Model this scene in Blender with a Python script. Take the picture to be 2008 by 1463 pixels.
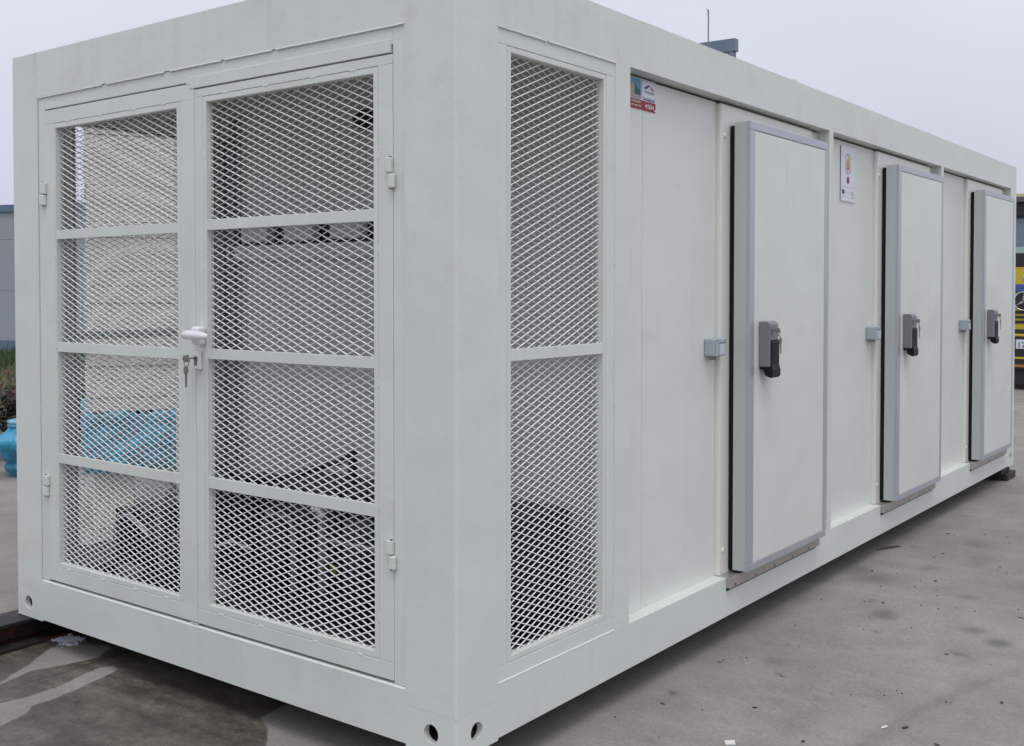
import bpy, bmesh, math, random
import numpy as np
from mathutils import Vector, Matrix

random.seed(7)
for o in list(bpy.data.objects): bpy.data.objects.remove(o)
S = bpy.context.scene
COL = S.collection
R = math.radians
PI = math.pi

# ------------------------------------------------------------------ camera
CAM = (-2.38449, -2.01058, 1.36674)
YAW, PITCH, ROLL = 0.648595, 0.024745, 0.0001845
cd = bpy.data.cameras.new('camera'); cam = bpy.data.objects.new('camera', cd); COL.objects.link(cam)
_d = Vector((math.cos(YAW)*math.cos(PITCH), math.sin(YAW)*math.cos(PITCH), -math.sin(PITCH)))
_r = Vector((math.sin(YAW), -math.cos(YAW), 0)); _u = _r.cross(_d)
_r2 = _r*math.cos(ROLL)+_u*math.sin(ROLL); _u2 = -_r*math.sin(ROLL)+_u*math.cos(ROLL)
M = Matrix((( _r2.x, _u2.x, -_d.x, CAM[0]), (_r2.y, _u2.y, -_d.y, CAM[1]), (_r2.z, _u2.z, -_d.z, CAM[2]), (0, 0, 0, 1)))
cam.matrix_world = M
cd.sensor_fit = 'HORIZONTAL'; cd.sensor_width = 36.0
cd.lens = 2127.81/2008*36
cd.shift_y = -(731.5-624.82)/2008
cd.clip_start = 0.05; cd.clip_end = 3000
S.camera = cam
S.render.resolution_x = 1024; S.render.resolution_y = 746

# ------------------------------------------------------------------ world: overcast sky
W = bpy.data.worlds.new('World'); S.world = W; W.use_nodes = True
nt = W.node_tree; nt.nodes.clear()
def wn(t, **k):
    n = nt.nodes.new(t)
    for a, b in k.items(): setattr(n, a, b)
    return n
SUN_EL, SUN_AZ = R(68), R(222)          # azimuth measured from +x towards +y: behind the camera
sky = wn('ShaderNodeTexSky', sky_type='NISHITA'); sky.sun_disc = False
sky.sun_elevation = SUN_EL; sky.sun_rotation = R(90) - SUN_AZ
sky.air_density = 1.0; sky.dust_density = 4.0
tc = wn('ShaderNodeTexCoord'); sx = wn('ShaderNodeSeparateXYZ'); nt.links.new(tc.outputs['Generated'], sx.inputs[0])
mr = wn('ShaderNodeMapRange'); mr.inputs[1].default_value = 0.0; mr.inputs[2].default_value = 1.0
nt.links.new(sx.outputs['Z'], mr.inputs[0])
mixc = wn('ShaderNodeMix', data_type='RGBA')
mixc.inputs[6].default_value = (6.1, 6.42, 7.6, 1)
mixc.inputs[7].default_value = (11.6, 11.8, 12.9, 1)
nt.links.new(mr.outputs[0], mixc.inputs[0])
ns = wn('ShaderNodeTexNoise'); ns.inputs['Scale'].default_value = 2.2; ns.inputs['Detail'].default_value = 3
nt.links.new(tc.outputs['Generated'], ns.inputs['Vector'])
nm = wn('ShaderNodeMapRange'); nm.inputs[1].default_value = .3; nm.inputs[2].default_value = .7; nm.inputs[3].default_value = .965; nm.inputs[4].default_value = 1.035
nt.links.new(ns.outputs[0], nm.inputs[0])
vs = wn('ShaderNodeVectorMath', operation='SCALE'); nt.links.new(mixc.outputs[2], vs.inputs[0]); nt.links.new(nm.outputs[0], vs.inputs['Scale'])
mix2 = wn('ShaderNodeMix', data_type='RGBA'); n3 = wn('ShaderNodeTexNoise'); n3.inputs['Scale'].default_value = 1.3; n3.inputs['Detail'].default_value = 4; nt.links.new(tc.outputs['Generated'], n3.inputs['Vector'])
m3 = wn('ShaderNodeMapRange'); m3.inputs[1].default_value = .35; m3.inputs[2].default_value = .65; m3.inputs[3].default_value = .86; m3.inputs[4].default_value = .97
nt.links.new(n3.outputs[0], m3.inputs[0]); nt.links.new(m3.outputs[0], mix2.inputs[0])
nt.links.new(sky.outputs[0], mix2.inputs[6]); nt.links.new(vs.outputs[0], mix2.inputs[7])
bg = wn('ShaderNodeBackground'); bg.inputs[1].default_value = 0.1
nt.links.new(mix2.outputs[2], bg.inputs[0])
wo = wn('ShaderNodeOutputWorld'); nt.links.new(bg.outputs[0], wo.inputs[0])

sl = bpy.data.lights.new('sun', 'SUN'); sl.energy = 1.0; sl.angle = R(26); sl.color = (1.0, .97, .93)
so = bpy.data.objects.new('sun', sl); COL.objects.link(so)
sd = Vector((math.cos(SUN_AZ)*math.cos(SUN_EL), math.sin(SUN_AZ)*math.cos(SUN_EL), math.sin(SUN_EL)))
so.rotation_euler = (-sd).to_track_quat('-Z', 'Y').to_euler()

S.view_settings.view_transform = 'Standard'; S.view_settings.look = 'None'
S.view_settings.exposure = 0.0; S.view_settings.gamma = 1.0; S.view_settings.use_curve_mapping = False
S.render.engine = 'CYCLES'
S.cycles.max_bounces = 8

# ------------------------------------------------------------------ materials
MATS = {}
def mat(name, col, rough=.5, metal=0., noise=0., nscale=8., bump=0., bscale=60., spec=.5, streak=0., dirt=None, stretch=(1, 1, 1), wave=0.):
    m = bpy.data.materials.new(name); m.use_nodes = True; MATS[name] = m
    t = m.node_tree; b = t.nodes['Principled BSDF']
    b.inputs['Base Color'].default_value = (*col, 1); b.inputs['Roughness'].default_value = rough
    b.inputs['Metallic'].default_value = metal; b.inputs['Specular IOR Level'].default_value = spec
    L = t.links
    def N(tt, **k):
        n = t.nodes.new(tt)
        for a, v in k.items(): setattr(n, a, v)
        return n
    c = N('ShaderNodeTexCoord'); oi = N('ShaderNodeObjectInfo'); of = N('ShaderNodeVectorMath', operation='SCALE'); of.inputs[0].default_value = (31., 17., 7.3); L.new(oi.outputs['Random'], of.inputs['Scale'])
    ad = N('ShaderNodeVectorMath', operation='ADD'); L.new(c.outputs['Object'], ad.inputs[0]); L.new(of.outputs[0], ad.inputs[1]); co = ad.outputs[0]
    src = None
    if noise or streak or dirt:
        rgb = N('ShaderNodeRGB'); rgb.outputs[0].default_value = (*col, 1); src = rgb.outputs[0]
    if noise:
        mp = N('ShaderNodeMapping'); mp.inputs['Scale'].default_value = stretch; L.new(co, mp.inputs[0])
        n = N('ShaderNodeTexNoise'); n.inputs['Scale'].default_value = nscale; n.inputs['Detail'].default_value = 6; n.inputs['Roughness'].default_value = .62
        L.new(mp.outputs[0], n.inputs['Vector'])
        r = N('ShaderNodeMapRange'); r.inputs[1].default_value = .25; r.inputs[2].default_value = .75; r.inputs[3].default_value = 1-noise; r.inputs[4].default_value = 1+noise
        L.new(n.outputs[0], r.inputs[0])
        v = N('ShaderNodeVectorMath', operation='SCALE'); L.new(src, v.inputs[0]); L.new(r.outputs[0], v.inputs['Scale']); src = v.outputs[0]
        rr = N('ShaderNodeMapRange'); rr.inputs[3].default_value = max(.02, rough-.08); rr.inputs[4].default_value = rough+.1
        L.new(n.outputs[0], rr.inputs[0]); L.new(rr.outputs[0], b.inputs['Roughness'])
    if streak:                                   # rain runs: noise squeezed across, long down the wall
        mp = N('ShaderNodeMapping'); mp.inputs['Scale'].default_value = (22, 22, .55); L.new(co, mp.inputs[0])
        n = N('ShaderNodeTexNoise'); n.inputs['Scale'].default_value = 1.6; n.inputs['Detail'].default_value = 5; L.new(mp.outputs[0], n.inputs['Vector'])
        n2 = N('ShaderNodeTexNoise'); n2.inputs['Scale'].default_value = .9; L.new(co, n2.inputs['Vector'])
        r = N('ShaderNodeMapRange'); r.inputs[1].default_value = .5; r.inputs[2].default_value = .78; L.new(n.outputs[0], r.inputs[0])
        r2 = N('ShaderNodeMapRange'); r2.inputs[1].default_value = .42; r2.inputs[2].default_value = .65; L.new(n2.outputs[0], r2.inputs[0])
        mu = N('ShaderNodeMath', operation='MULTIPLY'); L.new(r.outputs[0], mu.inputs[0]); L.new(r2.outputs[0], mu.inputs[1])
        mu2 = N('ShaderNodeMath', operation='MULTIPLY'); L.new(mu.outputs[0], mu2.inputs[0]); mu2.inputs[1].default_value = streak
        mx = N('ShaderNodeMix', data_type='RGBA'); L.new(mu2.outputs[0], mx.inputs[0]); L.new(src, mx.inputs[6]); mx.inputs[7].default_value = (.33, .34, .31, 1)
        src = mx.outputs[2]
    if dirt:
        n = N('ShaderNodeTexNoise'); n.inputs['Scale'].default_value = dirt[1]; n.inputs['Detail'].default_value = 8; n.inputs['Roughness'].default_value = .7
        L.new(co, n.inputs['Vector'])
        r = N('ShaderNodeMapRange'); r.inputs[1].default_value = dirt[2]; r.inputs[2].default_value = dirt[3]; r.inputs[4].default_value = dirt[4]
        L.new(n.outputs[0], r.inputs[0])
        mx = N('ShaderNodeMix', data_type='RGBA'); L.new(r.outputs[0], mx.inputs[0]); L.new(src, mx.inputs[6]); mx.inputs[7].default_value = (*dirt[0], 1)
        src = mx.outputs[2]
    if src is not None: L.new(src, b.inputs['Base Color'])
    if bump:
        n = N('ShaderNodeTexNoise'); n.inputs['Scale'].default_value = bscale; n.inputs['Detail'].default_value = 4
        L.new(co, n.inputs['Vector'])
        bp = N('ShaderNodeBump'); bp.inputs['Strength'].default_value = bump; bp.inputs['Distance'].default_value = .01
        L.new(n.outputs[0], bp.inputs['Height']); L.new(bp.outputs[0], b.inputs['Normal'])
        if wave:                                 # slow dents and ripples of thin sheet
            n2 = N('ShaderNodeTexNoise'); n2.inputs['Scale'].default_value = 2.6; n2.inputs['Detail'].default_value = 2
            L.new(co, n2.inputs['Vector'])
            b2 = N('ShaderNodeBump'); b2.inputs['Strength'].default_value = wave; b2.inputs['Distance'].default_value = .06
            L.new(n2.outputs[0], b2.inputs['Height']); L.new(b2.outputs[0], bp.inputs['Normal'])
    return m

mat('paint', (.665, .703, .658), .40, noise=.03, nscale=3.2, bump=.07, bscale=42, streak=.13, dirt=((.44, .40, .31), 2.6, .58, .85, .40), wave=.16)
mat('panel', (.70, .728, .682), .36, noise=.025, nscale=2.4, bump=.04, bscale=16, streak=.12, wave=.16, dirt=((.46, .42, .34), 3.1, .60, .86, .3))
mat('cream_frame', (.73, .73, .67), .36, noise=.02, nscale=4)
mat('door_skin', (.685, .722, .67), .32, noise=.025, nscale=2.5, bump=.04, bscale=12, streak=.17, wave=.18, dirt=((.46, .42, .34), 3.4, .60, .86, .3))
mat('door_edge', (.48, .52, .515), .4, noise=.03, nscale=4)
mat('aluminium', (.47, .50, .54), .36, .45, noise=.05, nscale=14, stretch=(1, 1, .2))
mat('threshold_metal', (.50, .47, .45), .38, .7, noise=.1, nscale=20)
mat('mesh_paint', (.78, .81, .785), .4, noise=.03, nscale=10)
mat('black_rubber', (.006, .006, .007), .6, spec=.25)
mat('black_plastic', (.009, .009, .012), .5, spec=.25)
mat('grey_plastic', (.20, .20, .225), .42, noise=.06, nscale=25)
mat('light_grey_plastic', (.37, .43, .46), .4, noise=.04, nscale=25)
mat('lid_plastic', (.55, .58, .64), .3)
mat('white_plastic', (.78, .78, .82), .25)
mat('steel', (.30, .275, .23), .3, .9, noise=.1, nscale=60)
mat('steel_dark', (.22, .20, .18), .4, .9)
mat('dark_iron', (.03, .027, .026), .7, noise=.3, nscale=20, bump=.3, bscale=50)
mat('dark_machine', (.022, .032, .032), .45, noise=.35, nscale=9)
mat('machine_black', (.012, .012, .014), .4, noise=.3, nscale=9)
mat('machine_grey', (.30, .30, .30), .45, noise=.1, nscale=9)
mat('interior_panel', (.64, .65, .62), .45, noise=.03, nscale=3)
mat('interior_floor', (.055, .055, .055), .6, noise=.15, nscale=8)
mat('copper', (.55, .30, .18), .3, .9)
mat('foil', (.72, .72, .74), .25, .8, bump=.6, bscale=90)
mat('yellow_tag', (.30, .27, .03), .5)
mat('pipe_lagging', (.22, .235, .24), .8, bump=.3, bscale=60)
mat('grey_box', (.62, .64, .65), .4, noise=.04, nscale=20)
mat('plate_white', (.70, .72, .79), .3)
mat('print_red', (.33, .018, .03), .35, spec=.2, noise=.06, nscale=30)
mat('print_blue', (.045, .085, .24), .35, spec=.2)
mat('print_navy', (.03, .05, .16), .35, spec=.2)
mat('print_darkred', (.30, .03, .06), .35, spec=.2)
mat('print_white', (.78, .76, .78), .35, spec=.2)
mat('print_grey', (.34, .36, .42), .35, spec=.2)
mat('print_sky', (.14, .33, .52), .35, spec=.2, noise=.25, nscale=14)
mat('print_wall', (.36, .34, .33), .35, spec=.2, noise=.1, nscale=20)
mat('print_teal', (.045, .12, .17), .35, spec=.2, noise=.2, nscale=20)
mat('print_pave', (.38, .33, .34), .35, spec=.2)
mat('print_orange', (.58, .33, .09), .35, spec=.2, noise=.35, nscale=60)
mat('print_pink', (.60, .42, .45), .35, spec=.2)
mat('print_plum', (.20, .05, .10), .35, spec=.2, noise=.2, nscale=60)
mat('print_green', (.42, .58, .47), .35, spec=.2)
mat('cream_panel', (.66, .61, .565), .55, noise=.07, nscale=5, bump=.15, bscale=22, dirt=((.45, .39, .35), 3., .5, .8, .5))
mat('cream_core', (.60, .56, .47), .7, noise=.1, nscale=18)
mat('blue_film', (.035, .27, .44), .3, noise=.35, nscale=5, bump=.9, bscale=16)
mat('blue_film_pale', (.16, .42, .55), .25, noise=.12, nscale=8, bump=.3, bscale=20)
mat('red_beam', (.15, .028, .02), .6, noise=.4, nscale=14, dirt=((.014, .012, .013), 4., .36, .47, 1.0), bump=.3, bscale=40)
mat('foam_mat', (.70, .72, .80), .5, bump=.4, bscale=120)
mat('wall_grey', (.30, .335, .365), .5, noise=.03, nscale=1.5)
mat('fascia_blue', (.10, .17, .26), .45, noise=.05, nscale=2)
mat('fascia_grey_blue', (.155, .215, .285), .45, noise=.04, nscale=1)
mat('wall_pale', (.50, .50, .55), .5)
mat('grass_mat', (.05, .088, .03), .7, noise=.45, nscale=7)
mat('grass_dry', (.15, .15, .07), .7, noise=.4, nscale=9)
mat('soil', (.075, .085, .032), .9, noise=.3, nscale=6)
mat('leaf_dark', (.016, .019, .010), .6, noise=.4, nscale=12)
mat('leaf_brown', (.050, .030, .022), .65, noise=.45, nscale=12)
mat('leaf_red', (.085, .028, .022), .6, noise=.3, nscale=12)
mat('wood', (.08, .055, .035), .8, noise=.3, nscale=20)
mat('truck_yellow', (.60, .43, .02), .35, noise=.05, nscale=3)
mat('truck_blue', (.03, .10, .32), .35)
mat('truck_dark', (.02, .02, .024), .5)
mat('truck_grey', (.10, .10, .105), .6, noise=.1, nscale=6)
mat('truck_cream', (.62, .54, .33), .4)
mat('glass', (.10, .15, .21), .06, spec=.9)
mat('tyre_rubber', (.02, .02, .02), .85, noise=.2, nscale=20)
mat('chrome', (.75, .76, .78), .12, 1.0)
mat('pale_green_trim', (.36, .47, .46), .4)
mat('amber', (.45, .16, .02), .35)
mat('antenna_metal', (.22, .22, .26), .5, .3)
mat('litter_white', (.68, .68, .66), .6)
mat('litter_brown', (.06, .045, .03), .8)

def ground_mat():
    m = bpy.data.materials.new('concrete'); m.use_nodes = True; MATS['concrete'] = m
    t = m.node_tree; b = t.nodes['Principled BSDF']; L = t.links
    def N(tt, **k):
        n = t.nodes.new(tt)
        for a, v in k.items(): setattr(n, a, v)
        return n
    def noise(scale, detail=6, rough=.6, vec=None):
        n = N('ShaderNodeTexNoise'); n.inputs['Scale'].default_value = scale; n.inputs['Detail'].default_value = detail; n.inputs['Roughness'].default_value = rough
        L.new(vec or c.outputs['Object'], n.inputs['Vector']); return n.outputs[0]
    def rng(x, a, b_, c_, d):
        r = N('ShaderNodeMapRange'); L.new(x, r.inputs[0])
        for i, v in enumerate((a, b_, c_, d)): r.inputs[i+1].default_value = v
        return r.outputs[0]
    def math_(op, a, b_):
        n = N('ShaderNodeMath', operation=op)
        for i, v in enumerate((a, b_)):
            if isinstance(v, (int, float)): n.inputs[i].default_value = v
            else: L.new(v, n.inputs[i])
        return n.outputs[0]
    def mixc(f, a, b_):
        n = N('ShaderNodeMix', data_type='RGBA')
        if isinstance(f, float): n.inputs[0].default_value = f
        else: L.new(f, n.inputs[0])
        for i, v in ((6, a), (7, b_)):
            if isinstance(v, tuple): n.inputs[i].default_value = (*v, 1)
            else: L.new(v, n.inputs[i])
        return n.outputs[2]
    def attr(nm):
        n = N('ShaderNodeAttribute'); n.attribute_name = nm; return n.outputs['Fac']
    c = N('ShaderNodeTexCoord')
    big = noise(.55, 5); mid = noise(3.2, 7, .65); fine = noise(55, 5, .7); grit = noise(260, 2, .5)
    mp = N('ShaderNodeMapping'); mp.inputs['Scale'].default_value = (3.2, 1, 1); mp.inputs['Rotation'].default_value = (0, 0, .25); L.new(c.outputs['Object'], mp.inputs[0])
    smear = noise(2.2, 7, .7, mp.outputs[0])
    dry = mixc(rng(big, .35, .65, 0, 1), (.238, .222, .201), (.290, .273, .250))
    dry = mixc(rng(mid, .38, .68, 0, .75), dry, (.195, .184, .168))
    dry = mixc(rng(smear, .52, .72, 0, .45), dry, (.34, .327, .31))
    v = N('ShaderNodeVectorMath', operation='SCALE'); L.new(dry, v.inputs[0])
    L.new(math_('MULTIPLY', rng(fine, .3, .7, .86, 1.14), rng(grit, .3, .7, .88, 1.12)), v.inputs['Scale']); dry = v.outputs[0]
    # small dark specks
    vo = N('ShaderNodeTexVoronoi'); vo.inputs['Scale'].default_value = 9; L.new(c.outputs['Object'], vo.inputs['Vector'])
    sp = math_('MULTIPLY', rng(vo.outputs['Distance'], .03, .06, 1, 0), rng(noise(1.7, 2), .5, .62, 0, .8))
    dry = mixc(sp, dry, (.07, .065, .06))
    st = math_('MULTIPLY', attr('stain'), rng(mid, .3, .6, .65, 1.0))
    dry = mixc(st, dry, (.075, .078, .076))
    wetc = mixc(rng(smear, .40, .62, 0, 1), (.070, .063, .048), (.150, .140, .115))
    wetc = mixc(rng(mid, .45, .7, 0, .8), wetc, (.058, .050, .040))
    v2 = N('ShaderNodeVectorMath', operation='SCALE'); L.new(wetc, v2.inputs[0]); L.new(math_('MULTIPLY', rng(fine, .3, .7, .74, 1.26), rng(noise(17, 6, .7), .3, .7, .72, 1.3)), v2.inputs['Scale'])
    wsd = math_('ADD', attr('wet_sd'), math_('MULTIPLY', math_('SUBTRACT', noise(9, 5, .6), .5), .04))
    wet = rng(wsd, -.005, .005, 1, 0)
    col = mixc(wet, dry, v2.outputs[0])
    cr = rng(math_('ABSOLUTE', attr('crack'), 0), .0015, .005, .9, 0)
    col = mixc(cr, col, (.03, .028, .025))
    L.new(col, b.inputs['Base Color'])
    L.new(math_('SUBTRACT', rng(mid, .3, .7, .8, .95), math_('MULTIPLY', wet, rng(smear, .3, .7, .55, .30))), b.inputs['Roughness'])
    b.inputs['Specular IOR Level'].default_value = .4
    bp = N('ShaderNodeBump'); bp.inputs['Strength'].default_value = .35; bp.inputs['Distance'].default_value = .006
    L.new(math_('ADD', math_('MULTIPLY', fine, .6), math_('MULTIPLY', grit, .5)), bp.inputs['Height']); L.new(bp.outputs[0], b.inputs['Normal'])
ground_mat()

# ------------------------------------------------------------------ mesh helpers
class MB:
    def __init__(s): s.v = []; s.f = []; s.smooth = []
    def quad(s, *pts, sm=False):
        i = len(s.v); s.v += [tuple(p) for p in pts]; s.f.append(tuple(range(i, i+len(pts)))); s.smooth.append(sm); return s
    def box(s, x0, x1, y0, y1, z0, z1):
        i = len(s.v)
        s.v += [(x, y, z) for z in (z0, z1) for (x, y) in ((x0, y0), (x1, y0), (x1, y1), (x0, y1))]
        for f in ((0, 3, 2, 1), (4, 5, 6, 7), (0, 1, 5, 4), (1, 2, 6, 5), (2, 3, 7, 6), (3, 0, 4, 7)):
            s.f.append(tuple(i+k for k in f)); s.smooth.append(False)
        return s
    def poly(s, pts, nrm, depth):                # prism: polygon pushed along nrm by depth
        n = Vector(nrm)*depth; a = [Vector(p) for p in pts]; b = [p+n for p in a]
        i = len(s.v); k = len(a); s.v += [tuple(p) for p in a+b]
        s.f.append(tuple(i+j for j in range(k))[::-1]); s.f.append(tuple(i+k+j for j in range(k))); s.smooth += [False, False]
        for j in range(k):
            s.f.append((i+j, i+(j+1) % k, i+k+(j+1) % k, i+k+j)); s.smooth.append(False)
        return s
    def tube(s, pts, r, seg=10, cap=True):
        pts = [Vector(p) for p in pts]; n = len(pts); rs = r if isinstance(r, (list, tuple)) else [r]*n
        i0 = len(s.v); up = None
        for k, p in enumerate(pts):
            d = (pts[min(k+1, n-1)]-pts[max(k-1, 0)]).normalized()
            if up is None: up = d.orthogonal().normalized()
            up = (up-d*up.dot(d)); up = up.normalized() if up.length > 1e-6 else d.orthogonal().normalized()
            w = d.cross(up)
            for j in range(seg):
                a = 2*PI*j/seg; s.v.append(tuple(p+(up*math.cos(a)+w*math.sin(a))*rs[k]))
        for k in range(n-1):
            for j in range(seg):
                a = i0+k*seg+j; b = i0+k*seg+(j+1) % seg
                s.f.append((a, b, b+seg, a+seg)); s.smooth.append(True)
        if cap:
            s.quad(*[s.v[i0+j] for j in range(seg)][::-1]); s.quad(*[s.v[i0+(n-1)*seg+j] for j in range(seg)])
        return s
    def lathe(s, prof, c, seg=20):               # prof: (r, z) about a vertical axis through c
        i0 = len(s.v); n = len(prof)
        for r, z in prof:
            for j in range(seg):
                a = 2*PI*j/seg; s.v.append((c[0]+r*math.cos(a), c[1]+r*math.sin(a), c[2]+z))
        for k in range(n-1):
            for j in range(seg):
                a = i0+k*seg+j; b = i0+k*seg+(j+1) % seg
                s.f.append((a, b, b+seg, a+seg)); s.smooth.append(True)
        s.quad(*[s.v[i0+j] for j in range(seg)][::-1]); s.quad(*[s.v[i0+(n-1)*seg+j] for j in range(seg)])
        return s
    def build(s, name, m, parent=None, bevel=0., loc=None, seg=2):
        org = Vector((0, 0, 0))
        if parent is not None:
            p = parent
            while p is not None: org += p.location; p = p.parent
        if loc is not None: org = org+Vector(loc)
        me = bpy.data.meshes.new(name)
        me.from_pydata([(x-org.x, y-org.y, z-org.z) for x, y, z in s.v], [], s.f)
        me.polygons.foreach_set('use_smooth', s.smooth)
        me.materials.append(MATS[m]); me.validate(); me.update()
        o = bpy.data.objects.new(name, me); COL.objects.link(o)
        if loc is not None: o.location = loc
        if parent is not None: o.parent = parent
        if bevel:
            b = o.modifiers.new('bevel', 'BEVEL'); b.width = bevel; b.segments = seg; b.limit_method = 'ANGLE'; b.angle_limit = R(40)
        return o

def fix_normals(o):
    bm = bmesh.new(); bm.from_mesh(o.data); bmesh.ops.recalc_face_normals(bm, faces=bm.faces); bm.to_mesh(o.data); bm.free()

def tag(o, label=None, cat=None, group=None, kind=None):
    if label: o['label'] = label
    if cat: o['category'] = cat
    if group: o['group'] = group
    if kind: o['kind'] = kind
    return o
def thing(name, loc, label, cat, group=None, rz=0):
    o = bpy.data.objects.new(name, None); COL.objects.link(o); o.location = loc; o.rotation_euler = (0, 0, rz); o.empty_display_size = .1
    return tag(o, label, cat, group)
def copy_tree(o, parent=None):
    c = o.copy(); COL.objects.link(c)
    if parent is not None: c.parent = parent
    for ch in o.children: copy_tree(ch, c)
    return c

# faces of the container: 'E' end face (a = y, b = z, d = depth along +x), 'S' long side (a = x, d along +y), 'B' far side (d along -y)
Wd, Ht, Ln = 2.438, 2.345, 6.855
def P(face, a, b, d):
    return (d, a, b) if face == 'E' else ((a, d, b) if face == 'S' else (a, Wd-d, b))
def fbox(mb, face, a0, a1, b0, b1, d0, d1):
    p, q = P(face, a0, b0, d0), P(face, a1, b1, d1)
    mb.box(min(p[0], q[0]), max(p[0], q[0]), min(p[1], q[1]), max(p[1], q[1]), min(p[2], q[2]), max(p[2], q[2]))
def fring(mb, face, o, i, d0, d1):               # rectangular ring o=(a0,a1,b0,b1) outside, i inside
    fbox(mb, face, o[0], o[1], o[2], i[2], d0, d1); fbox(mb, face, o[0], o[1], i[3], o[3], d0, d1)
    fbox(mb, face, o[0], i[0], i[2], i[3], d0, d1); fbox(mb, face, i[1], o[1], i[2], i[3], d0, d1)

def text_mesh(body, size, name, m, parent, face_loc, xdir, zdir, depth=.0006, align='LEFT', width=None):
    cu = bpy.data.curves.new('text', 'FONT'); cu.body = body; cu.size = size; cu.align_x = align; cu.resolution_u = 3; cu.extrude = depth
    t = bpy.data.objects.new('text', cu); COL.objects.link(t)
    dg = bpy.context.evaluated_depsgraph_get(); me = bpy.data.meshes.new_from_object(t.evaluated_get(dg))
    bpy.data.objects.remove(t)
    xs = [v.co.x for v in me.vertices]; sc = 1.0
    if width and xs: sc = width/(max(xs)-min(xs))
    X = Vector(xdir).normalized(); Z = Vector(zdir).normalized(); Y = X.cross(Z)
    org = Vector((0, 0, 0)); p = parent
    while p is not None: org += p.location; p = p.parent
    for v in me.vertices:
        c = v.co.copy(); q = Vector(face_loc)+X*c.x*sc+Z*c.y-Y*c.z; v.co = q-org
    me.materials.clear(); me.materials.append(MATS[m]); me.name = name
    o = bpy.data.objects.new(name, me); COL.objects.link(o); o.parent = parent
    return o

# ------------------------------------------------------------------ ground
G = -0.11
def axis(segs):
    out = []
    for a, b, st in segs:
        n = max(1, int(round((b-a)/st))); out += list(np.linspace(a, b, n, endpoint=False))
    out.append(segs[-1][1]); return np.array(out)
def seg_d(X, Y, a, b):
    ax, ay = a; bx, by = b; dx, dy = bx-ax, by-ay; t = np.clip(((X-ax)*dx+(Y-ay)*dy)/(dx*dx+dy*dy+1e-12), 0, 1)
    return np.hypot(X-ax-t*dx, Y-ay-t*dy)
def poly_sd(X, Y, pts):
    d = np.full(X.shape, 1e9); ins = np.zeros(X.shape, bool); n = len(pts)
    for i in range(n):
        a, b = pts[i], pts[(i+1) % n]; d = np.minimum(d, seg_d(X, Y, a, b))
        c = ((a[1] > Y) != (b[1] > Y)) & (X < (b[0]-a[0])*(Y-a[1])/(b[1]-a[1]+1e-12)+a[0]); ins ^= c
    return np.where(ins, -d, d)
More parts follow.
